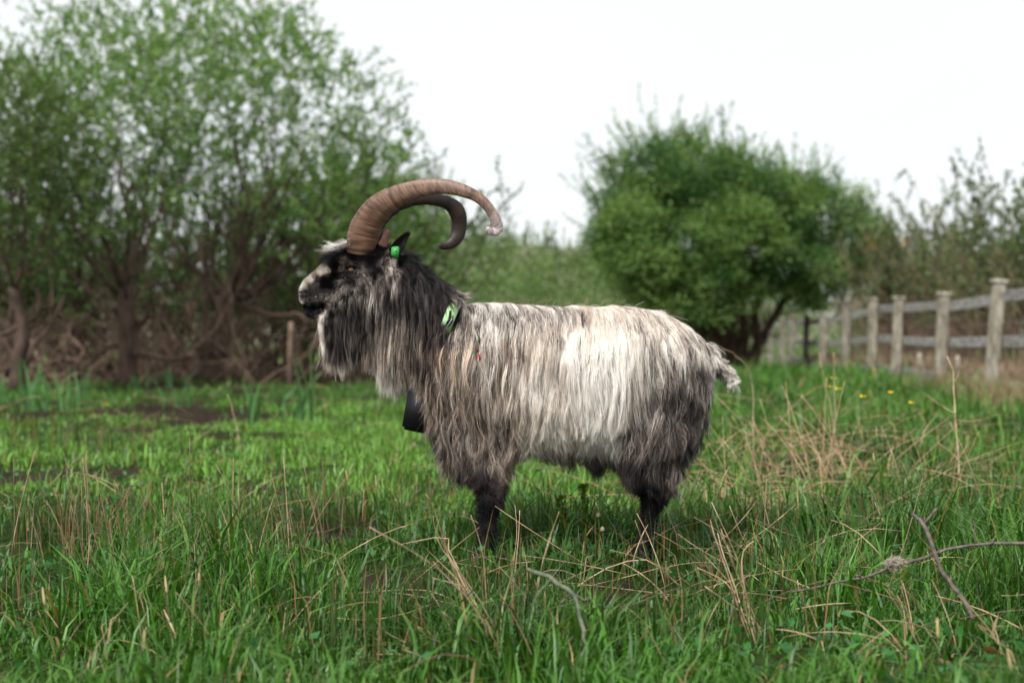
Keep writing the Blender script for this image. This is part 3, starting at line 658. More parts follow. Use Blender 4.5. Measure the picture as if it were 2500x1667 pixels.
def loft(sections, y0=0.0, nseg=24, steps=5, yaxis_tilt=0.0):
    "sections (px, py, half height px, half width px[, y offset m]) -> closed tube"
    a = np.array([list(s_) + [0] * (5 - len(s_)) for s_ in sections], float)
    n = (len(a) - 1) * steps + 1; a = resample(a, n)
    y = y0 + a[:, 4]
    c = np.array([P(p[0], p[1], GY + yy) for p, yy in zip(a, y)])
    k = (GY + y) / F
    tn = np.gradient(c, axis=0); tn[:, 1] *= .0; tn = norm(tn)
    nrm = np.stack([-tn[:, 2], np.zeros(n), tn[:, 0]], -1)
    th = np.arange(nseg) / nseg * 2 * np.pi
    ring = c[:, None] + (np.cos(th)[None, :, None] * (a[:, 2] * k)[:, None, None]) * nrm[:, None] + (np.sin(th)[None, :, None] * (a[:, 3] * k)[:, None, None]) * np.array((0, 1., 0))
    v = np.concatenate([ring.reshape(-1, 3), c[:1], c[-1:]])
    i = np.arange(n - 1)[:, None] * nseg; j = np.arange(nseg)[None]; j2 = (j + 1) % nseg
    q = np.stack([i + j, i + j2, i + nseg + j2, i + nseg + j], -1).reshape(-1, 4)
    jj = np.arange(nseg); jn = (jj + 1) % nseg; c0 = n * nseg; e = (n - 1) * nseg
    t = np.concatenate([np.stack([np.full(nseg, c0), jn, jj], -1), np.stack([np.full(nseg, c0 + 1), e + jj, e + jn], -1)])
    return v, q, t

raw = Soup()
raw.add(*loft([(1704, 915, 25, 22), (1684, 910, 70, 62), (1648, 903, 108, 96), (1592, 898, 136, 126), (1500, 903, 150, 142), (1360, 905, 152, 146), (1230, 893, 148, 128), (1140, 885, 142, 108), (1075, 880, 118, 88), (1045, 880, 70, 55)]))
raw.add(*loft([(1115, 860, 88, 75), (1058, 815, 86, 70), (1008, 765, 84, 62), (965, 716, 77, 56), (925, 680, 70, 52), (900, 672, 50, 44)]))
raw.add(*loft([(958, 655, 30, 26), (938, 668, 56, 47), (905, 672, 74, 54), (868, 682, 80, 53), (835, 694, 70, 46), (803, 707, 54, 36), (775, 719, 45, 31), (752, 728, 36, 28), (738, 731, 22, 20)]))
raw.add(*loft([(860, 735, 30, 34), (830, 752, 22, 28), (800, 758, 18, 22), (770, 760, 13, 17), (752, 757, 8, 11)]))        # lower jaw
for sy in (-1, 1):
    yo = .105 * sy; dx = 0 if sy < 0 else -6
    raw.add(*loft([(1130 + dx, 930, 76, 32, -.05 * sy), (1152 + dx, 1000, 74, 32, -.03 * sy), (1172 + dx, 1090, 46, 26, -.03 * sy), (1190 + dx, 1170, 29, 24, -.008 * sy), (1194 + dx, 1225, 24, 21, .012 * sy), (1192 + dx, 1262, 20, 17, .012 * sy), (1190 + dx, 1310, 17, 15, .012 * sy), (1186 + dx, 1340, 23, 21, .012 * sy), (1176 + dx, 1365, 25, 22, .012 * sy), (1172 + dx, 1380, 22, 20, .012 * sy)], yo))
    hx = 0 if sy < 0 else -6
    raw.add(*loft([(1622 + hx, 920, 88, 40, -.045 * sy), (1612 + hx, 1010, 80, 42, -.02 * sy), (1598 + hx, 1090, 58, 40, .01 * sy), (1592 + hx, 1150, 38, 28, .012 * sy), (1596 + hx, 1195, 30, 24, .012 * sy), (1590 + hx, 1235, 20, 17, .012 * sy), (1582 + hx, 1290, 16, 15, .012 * sy), (1574 + hx, 1330, 24, 21, .012 * sy), (1566 + hx, 1352, 25, 22, .012 * sy), (1562 + hx, 1366, 22, 20, .012 * sy)], yo))
raw.add(*loft([(1690, 866, 18, 18), (1736, 880, 13, 12), (1768, 906, 9, 8), (1792, 938, 5, 4)]))       # tail
tmp = link('tmp', raw.mesh('tmp', None)); md = tmp.modifiers.new('r', 'REMESH'); md.mode = 'VOXEL'; md.voxel_size = .0062
md2 = tmp.modifiers.new('s', 'SMOOTH'); md2.factor = .5; md2.iterations = 5
dg = bpy.context.evaluated_depsgraph_get(); ev = tmp.evaluated_get(dg); bm_ = bpy.data.meshes.new_from_object(ev)
bpy.data.objects.remove(tmp)
nv = len(bm_.vertices); bv = np.empty(nv * 3, np.float32); bm_.vertices.foreach_get('co', bv); bv = bv.reshape(-1, 3).astype(float)
bm_.calc_loop_triangles(); nt_ = len(bm_.loop_triangles); bt_ = np.empty(nt_ * 3, np.int32); bm_.loop_triangles.foreach_get('vertices', bt_); bt_ = bt_.reshape(-1, 3)
nq = len(bm_.polygons); lv = np.empty(len(bm_.loops), np.int32); bm_.loops.foreach_get('vertex_index', lv)

def to_px(p):
    "place in the photographed side view, both flanks alike"
    k = F / (GY - np.abs(p[..., 1] - GY)); return p[..., 0] * k + 1250, 833.5 - (p[..., 2] - CAMZ) * k
# sculpt mouth line, nostrils and eye hollows
bnv = np.empty(nv * 3, np.float32); bm_.vertex_normals.foreach_get('vector', bnv) if hasattr(bm_, 'vertex_normals') else bm_.vertices.foreach_get('normal', bnv)
bnv = bnv.reshape(-1, 3).astype(float)
vx, vy = to_px(bv)
mouth = np.array([(735, 742), (750, 748), (768, 749), (785, 744), (797, 735)], float); mc = resample(mouth, 30)
dm = np.sqrt(((vx[:, None] - mc[None, :, 0]) ** 2 + (vy[:, None] - mc[None, :, 1]) ** 2)).min(1)
hd = vx < 820
bv -= bnv * (.009 * np.exp(-(dm / 4.0) ** 2) * hd)[:, None]
nost = np.exp(-(((vx - 745) / 6.5) ** 2 + ((vy - 716) / 5) ** 2)) * (np.abs(bv[:, 1] - GY) > .008); bv -= bnv * (.010 * nost)[:, None]
brow = np.exp(-(((vx - 858) / 20) ** 2 + ((vy - 640) / 9) ** 2)); bv += bnv * (.007 * brow)[:, None]
eyeh = np.exp(-(((vx - 857) / 13) ** 2 + ((vy - 656) / 9) ** 2)); bv -= bnv * (.010 * eyeh)[:, None]
cheekb = np.exp(-(((vx - 835) / 25) ** 2 + ((vy - 700) / 14) ** 2)); bv -= bnv * (.005 * cheekb)[:, None]
bm_.vertices.foreach_set('co', (bv - GORG).astype(np.float32).ravel()); bm_.update()
bvh = BVHTree.FromPolygons([tuple(p) for p in bv], [tuple(t_) for t_ in bt_])

# coat table: px, py, length cm, flow x, flow z, lightness, tan
COAT = np.array([
 (740, 704, .6, .8, -.5, .8, 0), (738, 697, .6, .8, .3, 1, 0), (760, 684, .7, .8, .3, 1, 0), (783, 668, .8, .8, .3, 1, 0), (800, 656, .8, .8, .3, .9, 0), (793, 663, .8, .8, .3, .9, 0), (775, 684, .7, .8, .3, .4, 0), (806, 650, .8, .8, .3, .2, 0), (775, 692, .7, .9, 0, .45, 0), (762, 700, .6, .9, 0, .45, 0), (790, 680, .8, .9, 0, .12, 0), (785, 688, .8, .9, 0, .08, 0),
 (818, 650, .9, .8, .3, .02, 0), (800, 690, .9, .9, 0, .03, 0), (815, 672, .9, .9, 0, .02, 0), (790, 698, .8, .9, -.1, .10, 0), (805, 698, .8, .9, -.1, .05, 0), (775, 708, .7, .9, -.1, .42, 0), (780, 722, .8, .8, -.3, .42, 0), (765, 728, .7, .8, -.2, .36, 0), (800, 714, 1.0, .7, -.4, .40, 0), (745, 717, .3, .8, -.2, .03, 0), (748, 728, .5, .8, -.2, .35, 0),
 (736, 738, .4, .8, -.2, .75, 0), (742, 748, .4, .8, -.4, .02, 0), (765, 750, .4, .8, -.4, .02, 0), (785, 745, .5, .8, -.4, .03, 0), (760, 762, .8, .5, -.8, .10, 0), (778, 762, 1.0, .5, -.8, .16, .1), (765, 770, 1.0, .5, -.8, .2, .1), (795, 735, 1.0, .7, -.6, .4, 0), (805, 745, 2.5, .4, -.9, .4, .1),
 (818, 725, 3, .4, -.9, .42, 0), (832, 655, 1.0, .5, .6, .5, 0), (838, 635, 1.0, .5, .6, .52, 0), (828, 690, 1.6, .3, -.9, .35, 0), (860, 630, 1.2, .8, .4, .05, 0), (857, 655, .3, .8, 0, .02, 0), (857, 643, .6, .8, .2, .38, 0), (857, 666, .6, .8, -.4, .35, 0), (882, 664, 1.6, .9, -.4, .5, 0), (890, 680, 2.5, .6, -.8, .4, 0), (855, 685, 2.2, .4, -.9, .12, 0), (842, 705, 4, .2, -1, .42, 0),
 (880, 615, 1.2, .9, .3, .0, 0), (840, 605, 1.5, -.6, .5, .05, 0), (905, 635, 2, .8, -.3, .02, 0), (925, 625, 2, .8, .1, .05, 0), (915, 665, 3.5, .6, -.8, .04, 0), (935, 640, 3, .5, -.7, .35, 0), (962, 640, 4, .3, -.9, .75, 0), (955, 665, 6, .3, -1, .6, .1),
 (870, 720, 13, .12, -1, .36, 0), (850, 745, 18, .05, -1, .26, 0), (830, 760, 19, 0, -1, .14, 0), (808, 768, 19, 0, -1, .14, 0), (795, 772, 16, -.02, -1, .4, 0), (783, 774, 13, -.04, -1, .9, .1), (797, 776, 17, -.02, -1, .2, .1), (870, 770, 19, .10, -1, .24, 0), (895, 740, 20, .12, -1, .38, 0), (920, 790, 22, .08, -1, .3, .1), (880, 800, 21, .05, -1, .25, .1),
 (900, 700, 12, .2, -1, .32, 0), (930, 690, 12, .22, -1, .42, .2), (950, 690, 13, .25, -1, .44, .3), (980, 640, 8, .8, -.5, .05, 0), (1010, 655, 12, .75, -.6, .08, 0), (1045, 690, 12, .5, -.8, .09, .1), (1080, 725, 10, .35, -.9, .10, .1), (1095, 735, 8, .4, -.9, .12, .1), (990, 690, 12, .5, -.9, .12, 0), (930, 760, 20, .08, -1, .32, 0), (985, 745, 16, .15, -1, .18, .1), (1030, 780, 15, .15, -1, .16, .2), (1060, 770, 13, .2, -1, .14, .3), (1060, 830, 13, .1, -1, .2, .5),
 (850, 810, 15, 0, -1, .24, 0), (830, 860, 15, 0, -1, .2, 0), (870, 860, 15, 0, -1, .28, .2), (782, 850, 12, -.05, -1, .9, .2), (777, 800, 12, -.05, -1, .95, .1), (806, 800, 14, 0, -1, .14, .1), (808, 845, 14, 0, -1, .14, .1), (812, 880, 12, 0, -1, .25, .2), (800, 905, 12, 0, -1, .7, .3), (830, 922, 12, 0, -1, .85, .1), (860, 915, 12, .1, -1, .7, .2), (895, 935, 12, .2, -1, .9, 0), (940, 965, 12, .1, -1, .85, 0), (900, 880, 17, .05, -1, .45, .4), (920, 830, 20, .05, -1, .42, .3), (960, 810, 19, .06, -1, .36, .4), (955, 870, 14, .05, -1, .5, .5), (1000, 860, 12, .05, -1, .34, .5), (985, 920, 8, .05, -1, .55, .4), (1020, 900, 9, .05, -1, .25, .4),
 (1115, 735, 7, .7, -.3, .35, 0), (1150, 728, 7, .8, 0, .65, 0), (1210, 726, 7, .85, 0, .74, 0), (1300, 730, 7, .85, 0, .74, .1), (1400, 735, 7, .85, 0, .78, .2), (1500, 737, 7, .85, 0, .78, .2), (1600, 752, 8, .85, -.1, .74, .2), (1670, 788, 11, .5, -.8, .68, .2), (1715, 830, 10, .3, -1, .6, .1), (1735, 870, 9, .2, -1, .55, .1),  # along the back: sky-lit highlights put into the hair lightness
 (1120, 780, 16, .15, -1, .24, .1), (1170, 785, 17, .15, -1, .45, 0), (1200, 760, 16, .25, -1, .6, 0), (1240, 785, 17, .2, -1, .42, .1), (1300, 775, 17, .25, -1, .48, .1), (1360, 770, 17, .3, -1, .52, .1), (1420, 770, 17, .4, -1, .6, .3), (1490, 775, 17, .5, -1, .68, .3), (1560, 785, 17, .55, -1, .58, .2), (1630, 815, 16, .45, -1, .66, .1), (1690, 850, 13, .3, -1, .52, .1),
 (1075, 880, 14, .05, -1, .38, .7), (1100, 930, 14, .02, -1, .42, .7), (1140, 870, 17, .05, -1, .52, .5), (1140, 830, 17, .1, -1, .5, .3), (1200, 870, 17, .05, -1, .5, .3), (1200, 830, 17, .1, -1, .62, .1), (1255, 860, 17, .08, -1, .5, .5), (1320, 865, 17, .1, -1, .74, .3), (1350, 820, 17, .2, -1, .62, .3), (1400, 860, 17, .12, -1, .95, .05), (1440, 820, 17, .2, -1, .8, .15), (1500, 830, 17, .25, -1, .86, .1), (1430, 920, 17, .1, -1, 1, 0), (1500, 920, 17, .1, -1, 1, 0), (1470, 860, 17, .2, -1, 1, 0), (1535, 870, 17, .25, -1, .95, 0), (1590, 870, 16, .35, -1, .62, .1), (1650, 900, 15, .3, -1, .45, .1), (1710, 930, 12, .2, -1, .28, .1),
 (1060, 1000, 16, .0, -1, .42, .6), (1110, 1000, 20, .0, -1, .42, .5), (1180, 980, 20, .05, -1, .42, .5), (1250, 970, 18, .05, -1, .6, .4), (1290, 960, 15, .1, -1, .94, .1), (1300, 920, 15, .1, -1, .75, .2), (1350, 1000, 12, .1, -1, .88, .2), (1370, 940, 13, .1, -1, .8, .2), (1430, 980, 12, .1, -1, .95, .05), (1500, 980, 12, .1, -1, .97, 0), (1555, 960, 13, .2, -1, .68, .1), (1590, 1000, 13, .15, -1, .42, .1), (1650, 1000, 12, .0, -1, .25, .1), (1700, 1010, 9, -.1, -1, .15, .1),
 (1090, 1080, 13, .0, -1, .36, .4), (1150, 1070, 14, .05, -1, .36, .4), (1190, 1060, 14, .1, -1, .38, .4), (1225, 1060, 14, .2, -1, .42, .5), (1280, 1060, 9, .12, -1, .68, .3), (1340, 1070, 11, .1, -1, .85, .15), (1400, 1070, 13, .1, -1, .82, .2), (1455, 1060, 16, .15, -1, .95, .05), (1500, 1085, 15, .15, -1, .85, .1), (1545, 1085, 13, .1, -1, .34, .2), (1610, 1090, 11, .05, -1, .28, .2), (1670, 1090, 8, -.15, -1, .18, .2),
 (1160, 1140, 7, .15, -1, .26, .3), (1200, 1135, 9, .3, -1, .34, .4), (1170, 1170, 3, .2, -1, .12, .2), (1240, 1160, 6, .4, -1, .34, .6), (1240, 1205, 5, .5, -1, .15, .4), (1180, 1200, 1.2, .2, -1, .08, .2), (1350, 1140, 7, .1, -1, .4, .2), (1420, 1150, 7, .1, -1, .25, .2), (1480, 1170, 7, .1, -1, .06, 0), (1550, 1160, 5, .0, -1, .12, .1), (1610, 1160, 7, 0, -1, .26, .2), (1650, 1170, 5, 0, -1, .26, .2), (1585, 1205, 1.6, .2, -1, .03, 0),
 (1195, 1250, .45, .1, -1, .0, 0), (1190, 1350, .45, .1, -1, .0, 0), (1580, 1250, .5, .1, -1, .01, 0), (1570, 1340, .5, .1, -1, .0, 0),
 (1750, 885, 3.0, .8, -.6, .62, 0), (1775, 915, 3.2, .75, -.7, .72, 0), (1790, 940, 3.8, .8, -.5, .82, 0), (1752, 915, 3, .7, -.8, .35, 0)], float)

def coat(px, py, power=3.2):
    "smooth read-out of the table: length m, flow x, flow z, lightness, tan"
    outp = np.empty((len(px), 5))
    for i in range(0, len(px), 20000):
        a = px[i:i + 20000]; b = py[i:i + 20000]
        d2 = (a[:, None] - COAT[None, :, 0]) ** 2 + ((b[:, None] - COAT[None, :, 1]) * 1.0) ** 2 + 9
        wgt = d2 ** (-power / 2 * 1.0)
        outp[i:i + 20000] = (wgt @ COAT[:, 2:]) / wgt.sum(1, keepdims=True)
    outp[:, 0] *= .01
    return outp

RAMP_X = np.array((0, .12, .28, .45, .62, .8, 1.0))
RAMP = np.array([(.0045, .004, .0045), (.017, .014, .014), (.058, .048, .047), (.170, .140, .122), (.40, .345, .300), (.69, .63, .56), (.90, .86, .80)])
TANM = np.array((1.18, .92, .70))
def pigment(L, tan):
    c = np.stack([np.interp(np.clip(L, 0, 1), RAMP_X, RAMP[:, k]) for k in range(3)], -1)
    return c * (1 + (TANM - 1) * np.clip(tan, 0, 1)[..., None])

cv = coat(vx, vy)
skin_col = pigment(cv[:, 3] * .8, cv[:, 4])
lips = np.exp(-(dm / 6) ** 2) * hd
skin_col = skin_col * (1 - .95 * np.clip(lips + nost * 1.2, 0, 1))[:, None] + np.array((.012, .010, .011)) * np.clip(lips + nost, 0, 1)[:, None]
nosep = np.exp(-(((vx - 745) / 12) ** 2 + ((vy - 715) / 9) ** 2) ** 2)[:, None]; skin_col = skin_col + (np.array((.009, .007, .008)) - skin_col) * nosep
skin_col = skin_col + (np.array((.030, .022, .020)) - skin_col) * np.clip(eyeh * 1.3, 0, 1)[:, None]
ca = bm_.color_attributes.new('col', 'FLOAT_COLOR', 'POINT'); cc = np.ones((nv, 4), np.float32); cc[:, :3] = skin_col; ca.data.foreach_set('color', cc.ravel())
bm_.polygons.foreach_set('use_smooth', np.ones(nq, bool))
m, t, b, o_ = new_mat('goat_skin'); a = t.nodes.new('ShaderNodeAttribute'); a.attribute_name = 'col'; t.links.new(a.outputs['Color'], b.inputs['Base Color']); b.inputs['Roughness'].default_value = .6; b.inputs['Specular IOR Level'].default_value = .2
bm_.materials.clear(); bm_.materials.append(m); bm_.name = 'body'
body = link('body', bm_, goat)

# ---- hair
def hair_mat():
    m, t, b, o = new_mat('hair')
    a = t.nodes.new('ShaderNodeAttribute'); a.attribute_name = 'col'
    t.links.new(a.outputs['Color'], b.inputs['Base Color'])
    b.inputs['Roughness'].default_value = .45; b.inputs['Specular IOR Level'].default_value = .16
    return m
M_HAIR = hair_mat()

def hair_object(name, pts, rad, cols, parent):
    K, N, _ = pts.shape
    cu = bpy.data.hair_curves.new(name); cu.add_curves([N] * K)
    cu.attributes['position'].data.foreach_set('vector', (pts - GORG).astype(np.float32).ravel())
    ra = cu.attributes.get('radius') or cu.attributes.new('radius', 'FLOAT', 'POINT'); ra.data.foreach_set('value', np.ascontiguousarray(np.broadcast_to(rad, (K, N)), np.float32).ravel())
    c = np.ones((K, N, 4), np.float32); c[..., :3] = cols
    at = cu.attributes.new('col', 'FLOAT_COLOR', 'POINT'); at.data.foreach_set('color', c.ravel())
    cu.materials.append(M_HAIR)
    o = link(name, cu, parent); o['kind'] = 'stuff'
    return o

e1 = bv[bt_[:, 1]] - bv[bt_[:, 0]]; e2 = bv[bt_[:, 2]] - bv[bt_[:, 0]]; fn = np.cross(e1, e2); fa_ = np.linalg.norm(fn, axis=1) / 2; fn = norm(fn)
fc = (bv[bt_[:, 0]] + bv[bt_[:, 1]] + bv[bt_[:, 2]]) / 3
def sample(n, wgt):
    w_ = fa_ * wgt; c = np.cumsum(w_); k = np.searchsorted(c, rng.random(n) * c[-1]); k = np.minimum(k, len(c) - 1)
    u = rng.random((n, 1)); v_ = rng.random((n, 1)); f = u + v_ > 1; u = np.where(f, 1 - u, u); v_ = np.where(f, 1 - v_, v_)
    return bv[bt_[k, 0]] + e1[k] * u + e2[k] * v_, fn[k]

fpx_, fpy_ = to_px(fc); fcoat = coat(fpx_, fpy_)
nearw = np.where(fc[:, 1] < GY + .03, 1.0, .38)
face = fcoat[:, 0] < .022
STEPS = 13
def simulate(root, nrm, L, fx_, fz_, lift, grav=.34, layer=None, jitter=.026):
    n = len(root); sy = np.where(root[:, 1] < GY, -1., 1.)
    flat = np.clip(nrm[:, 2], 0, 1)
    flow = np.stack([fx_, sy * 1.1 * flat + nrm[:, 1] * .1, fz_ - .25 * flat], -1) + rng.normal(0, .05, (n, 3))
    flow = flow - nrm * (flow * nrm).sum(1, keepdims=True); d = norm(norm(flow) + nrm * lift[:, None])
    pts = np.empty((n, STEPS, 3)); pts[:, 0] = root - nrm * .002; p = root.copy(); seg = L / (STEPS - 1)
    if layer is None: layer = rng.random(n) ** 1.5 * .02
    for i in range(1, STEPS):
        d = norm(d + np.array((0, 0, -1.)) * (grav * np.clip(seg / .012, .1, 1.3))[:, None] + rng.normal(0, jitter, (n, 3)) * np.clip(seg / .012, .2, 1)[:, None])
        q = p + d * seg[:, None]; t_ = i / (STEPS - 1)
        for k in range(n):
            co, no, ix, ds = bvh.find_nearest(q[k], .12)
            if co is None: continue
            co = np.array(co); no = np.array(no); sd_ = (q[k] - co) @ no
            tgt = min(.002 + L[k] * .06 * t_ + layer[k] * min(1, t_ * 2.5), .5 * L[k])
            if sd_ < tgt: q[k] = co + no * tgt
        d = norm(q - p); p = q; pts[:, i] = p
    return pts

def children(gp, groot, nchild_roots, K_, clump, wave_amp, frizz, len_lo=.72):
    "hairs at the given roots follow the nearest lock"
    kd = KDTree(len(groot))
    for i, p in enumerate(groot): kd.insert(p, i)
    kd.balance(); g3 = np.array([[r[1] for r in kd.find_n(p, 3)] for p in nchild_roots]); gi = g3[:, 0]
    n = len(gi); wk = rng.random((n, 3)) ** 3.2 * np.array((1, .55, .3)); wk = (wk / wk.sum(1, keepdims=True))[:, :, None]; t = np.linspace(0, 1, STEPS)
    wk = wk[..., None]; g = gp[g3[:, 0]] * wk[:, 0] + gp[g3[:, 1]] * wk[:, 1] + gp[g3[:, 2]] * wk[:, 2]; off = nchild_roots[:, None] - g[:, :1]; gi = g3[np.arange(n), wk[:, :, 0, 0].argmax(1)]
    cl = clump * sstep(0, .75, t)[None, :] * rng.uniform(.75, 1.05, n)[:, None]
    pts = g + off * (1 - cl)[..., None]
    ln = rng.uniform(len_lo, 1.06, n); tt = t[None] * ln[:, None] * (STEPS - 1); i = np.minimum(tt.astype(int), STEPS - 2); f = (tt - i)[..., None]
    k = np.arange(n)[:, None]; pts = pts[k, i] * (1 - f) + pts[k, i + 1] * f
    ph = rng.random(n)[:, None] * 6.28; a2 = rng.normal(0, 1, (n, 1, 3)); pts = pts + a2 * (frizz * (t[None] * np.sin(ph + t[None] * rng.uniform(4, 11, (n, 1)))))[..., None]
    return pts, gi

def add_waves(gp, L, amt):
    n = len(gp); t = np.linspace(0, 1, STEPS)[None]
    rx_, ry_ = to_px(gp[:, 0]); fr = (.55 + .9 * fbm(rx_ / 120, ry_ / 120, 91) + rng.normal(0, .08, n))[:, None]; ph = (14 * fbm(rx_ / 75, ry_ / 150, 92) + rng.normal(0, .45, n))[:, None]; am = (amt * (.3 + 1.5 * fbm(rx_ / 90, ry_ / 90, 93)) * rng.uniform(.75, 1.25, n))[:, None] * t ** .8
    ph2 = ph + rng.normal(1.2, .3, (n, 1))
    gp[:, :, 0] += am * np.sin(ph + fr * 6.28 * t) - am * np.sin(ph); gp[:, :, 1] += .5 * (am * np.sin(ph2 + fr * 6.28 * t) - am * np.sin(ph2))
    return gp

def colour(pts, gi, ng, lock_sd=.20, hair_sd=.10, tip=.0):
    K, N, _ = pts.shape
    px, py = to_px(pts.reshape(-1, 3)); c = coat(px, py); L = c[:, 3].reshape(K, N); tn_ = c[:, 4].reshape(K, N)
    lk = rng.normal(0, 1, ng); lt = rng.random(ng)
    mid = 1 - np.abs(L - .5) * 1.5                       # mixed hair where the coat is neither black nor white
    L2 = L + (lk[gi][:, None] * lock_sd + rng.normal(0, hair_sd, (K, 1))) * np.clip(mid, .42, 1)
    L2 = np.where(px.reshape(K, N) > 1100, L2 * 1.1 + .02, L2); L2 = np.where(L < .05, np.minimum(L2, .07), np.where(L < .1, np.minimum(L2, .16), L2))
    tn_ = tn_ * (.25 + 1.0 * lt[gi])[:, None]
    return pigment(L2, tn_)

collar_box = lambda x, y, yy: (x > 1083) & (x < 1120) & (y > 739) & (y < 795) & (yy < GY)
def grow_hair(name, mask_fn, n_guides, n_hairs, lift, wave, clump, frizz, rad, grav=.34, lock_sd=.20, hair_sd=.10, layer_amt=.02, near_only=True):
    wgt = mask_fn(fpx_, fpy_, fc[:, 1]).astype(float) * nearw
    gr, gn = sample(n_guides, wgt); px, py = to_px(gr); c = coat(px, py)
    L = c[:, 0] * rng.uniform(.8, 1.15, n_guides)
    top = sstep(.55, .9, gn[:, 2]) * (px > 1100); lf = np.full(n_guides, lift) * rng.uniform(.6, 1.4, n_guides) * (1 - .85 * top)
    gp = simulate(gr, gn, L, c[:, 1], c[:, 2], lf, grav, rng.random(n_guides) ** 1.5 * layer_amt * (1 - .7 * top))
    gp = add_waves(gp, L, wave * (1 - .8 * top) * np.clip(L / .15, 0, 1.2) * (.5 + 1.0 * sstep(850, 1050, py)))
    hr, _ = sample(n_hairs, wgt)
    pts, gi = children(gp, gr, hr, 0, clump, 0, frizz)
    # stray hairs
    st = rng.random(len(pts)) < .05
    tt = np.linspace(0, 1, STEPS)[None, :, None]
    pts[st] += rng.normal(0, 1, (st.sum(), 1, 3)) * .018 * np.clip(L[gi][st] / .15, .05, 1)[:, None, None] * tt ** 1.3
    cl = colour(pts, gi, n_guides, lock_sd, hair_sd)
    prof = np.array([1, 1, 1, 1, 1, .98, .95, .9, .85, .75, .62, .45, .2])
    r_ = rad * rng.uniform(.7, 1.25, (len(pts), 1)) * prof[None]
    return hair_object(name, pts, r_, cl, goat)

eyezone = lambda x, y: (((x - 857) / 14.5) ** 2 + ((y - 656) / 8.5) ** 2 < 1) | (((x - 745) / 10.) ** 2 + ((y - 715) / 7.5) ** 2 < 1)
isleg = lambda x, y: ((y > 1150) & (x > 1100) & (x < 1300)) | ((y > 1190) & (x > 1500))
istail = lambda x, y: (x > 1742)
ishead = lambda x, y: (x < 905) & (y < 790)
longf = lambda x, y: coat(x, y)[:, 0] > .03
F_long = fcoat[:, 0] > .028
grow_hair('face_fur', lambda x, y, yy: ((fcoat[:, 0] <= .032) & ishead(x, y) | ((x >= 905) & (x < 985) & (y < 660))) & ~eyezone(x, y), 6000, 85000, .02, .0, .3, .0004, .00024, .07, .12, .10, .0)
grow_hair('leg_fur', lambda x, y, yy: isleg(x, y), 1200, 12000, .12, .0, .3, .0006, .0005, .05, .08, .06, .0)
grow_hair('beard', lambda x, y, yy: F_long & ishead(x, y), 1100, 30000, .22, .008, .50, .0026, .00034, .40, .12, .17, .03)
grow_hair('mane', lambda x, y, yy: (fcoat[:, 0] > .028) & (x >= 895) & (x < 1095) & (y < 960) & ~collar_box(x, y, yy), 2200, 60000, .26, .008, .70, .0026, .00033, .36, .16, .18, .04)
grow_hair('coat', lambda x, y, yy: (x >= 1065) & ~isleg(x, y) & ~istail(x, y) & ~collar_box(x, y, yy) & ~((x < 1095) & (y < 820)), 5200, 210000, .20, .0125, .70, .0026, .00032, .40, .17, .20, .035)
grow_hair('tail_tuft', lambda x, y, yy: istail(x, y), 120, 5000, .3, .0, .6, .0025, .00036, .10, .16, .1, .004)
# forelock: tuft jutting forward over the brow, white above and black below
def tuft(name, n_g, n_h, rootf, dirf, Lr, colf, grav, clump=.75, spread=.02):
    gr = rootf(n_g); d = norm(dirf(n_g)); L = rng.uniform(*Lr, n_g); gp = np.empty((n_g, STEPS, 3)); gp[:, 0] = gr
    for i in range(1, STEPS):
        gp[:, i] = gp[:, i - 1] + d * (L / (STEPS - 1))[:, None]; d = norm(d + np.array((0, 0, -grav)) + rng.normal(0, .05, (n_g, 3)))
    hr = rootf(n_h); pts, gi = children(gp, gr, hr, 0, clump, 0, .0016)
    cl = colf(pts, gi, n_g); r_ = .00038 * rng.uniform(.7, 1.2, (n_h, 1)) * np.linspace(1, .3, STEPS)[None]
    return hair_object(name, pts, r_, cl, goat)
def fl_root(n):
    u = rng.random(n); return np.stack([gpt(0, 0)[0] * 0 + (np.interp(u, (0, 1), (818, 868)) - 1250) / GPX, GY + rng.normal(0, .028, n), CAMZ - (np.interp(u, (0, 1), (624, 600)) + rng.normal(0, 4, n) - 833.5) / GPX], -1)
def fl_dir(n): return np.stack([-np.ones(n), rng.normal(0, .6, n), rng.normal(.02, .34, n)], -1)
def fl_col(pts, gi, ng):
    K, N, _ = pts.shape; mz = pts[:, :, 2] - (CAMZ - (np.interp(pts[:, :, 0] * GPX + 1250, (770, 850), (624, 603)) - 833.5) / GPX)
    L = np.clip(.40 + mz * 34 + rng.normal(0, .15, (K, 1)) + rng.normal(0, .2, ng)[gi][:, None], .03, 1)
    return pigment(L, np.zeros_like(L))
tuft('forelock', 220, 7000, fl_root, fl_dir, (.02, .08), fl_col, .06, .25)
# loose long hairs lifted from the back
def lb_root(n):
    x = rng.choice(np.array([1210, 1245, 1262, 1275, 1300, 1330, 1390, 1430, 1470, 1505, 1560, 1610, 1660, 1070, 1085]), n) + rng.normal(0, 6, n)
    return np.stack([(x - 1250) / GPX, GY + rng.normal(0, .03, n), CAMZ - (np.interp(x, (1060, 1120, 1500, 1700), (705, 745, 745, 815)) - 833.5) / GPX], -1)
tuft('loose_hairs', 70, 130, lb_root, lambda n: np.stack([rng.normal(.35, .5, n), rng.normal(0, .4, n), np.ones(n)], -1), (.03, .075), lambda p, g, n: np.broadcast_to(np.array((.26, .19, .12)), p.shape), .10, .1)
# whiskers of the ear base streak are in the coat table; ear fringes below

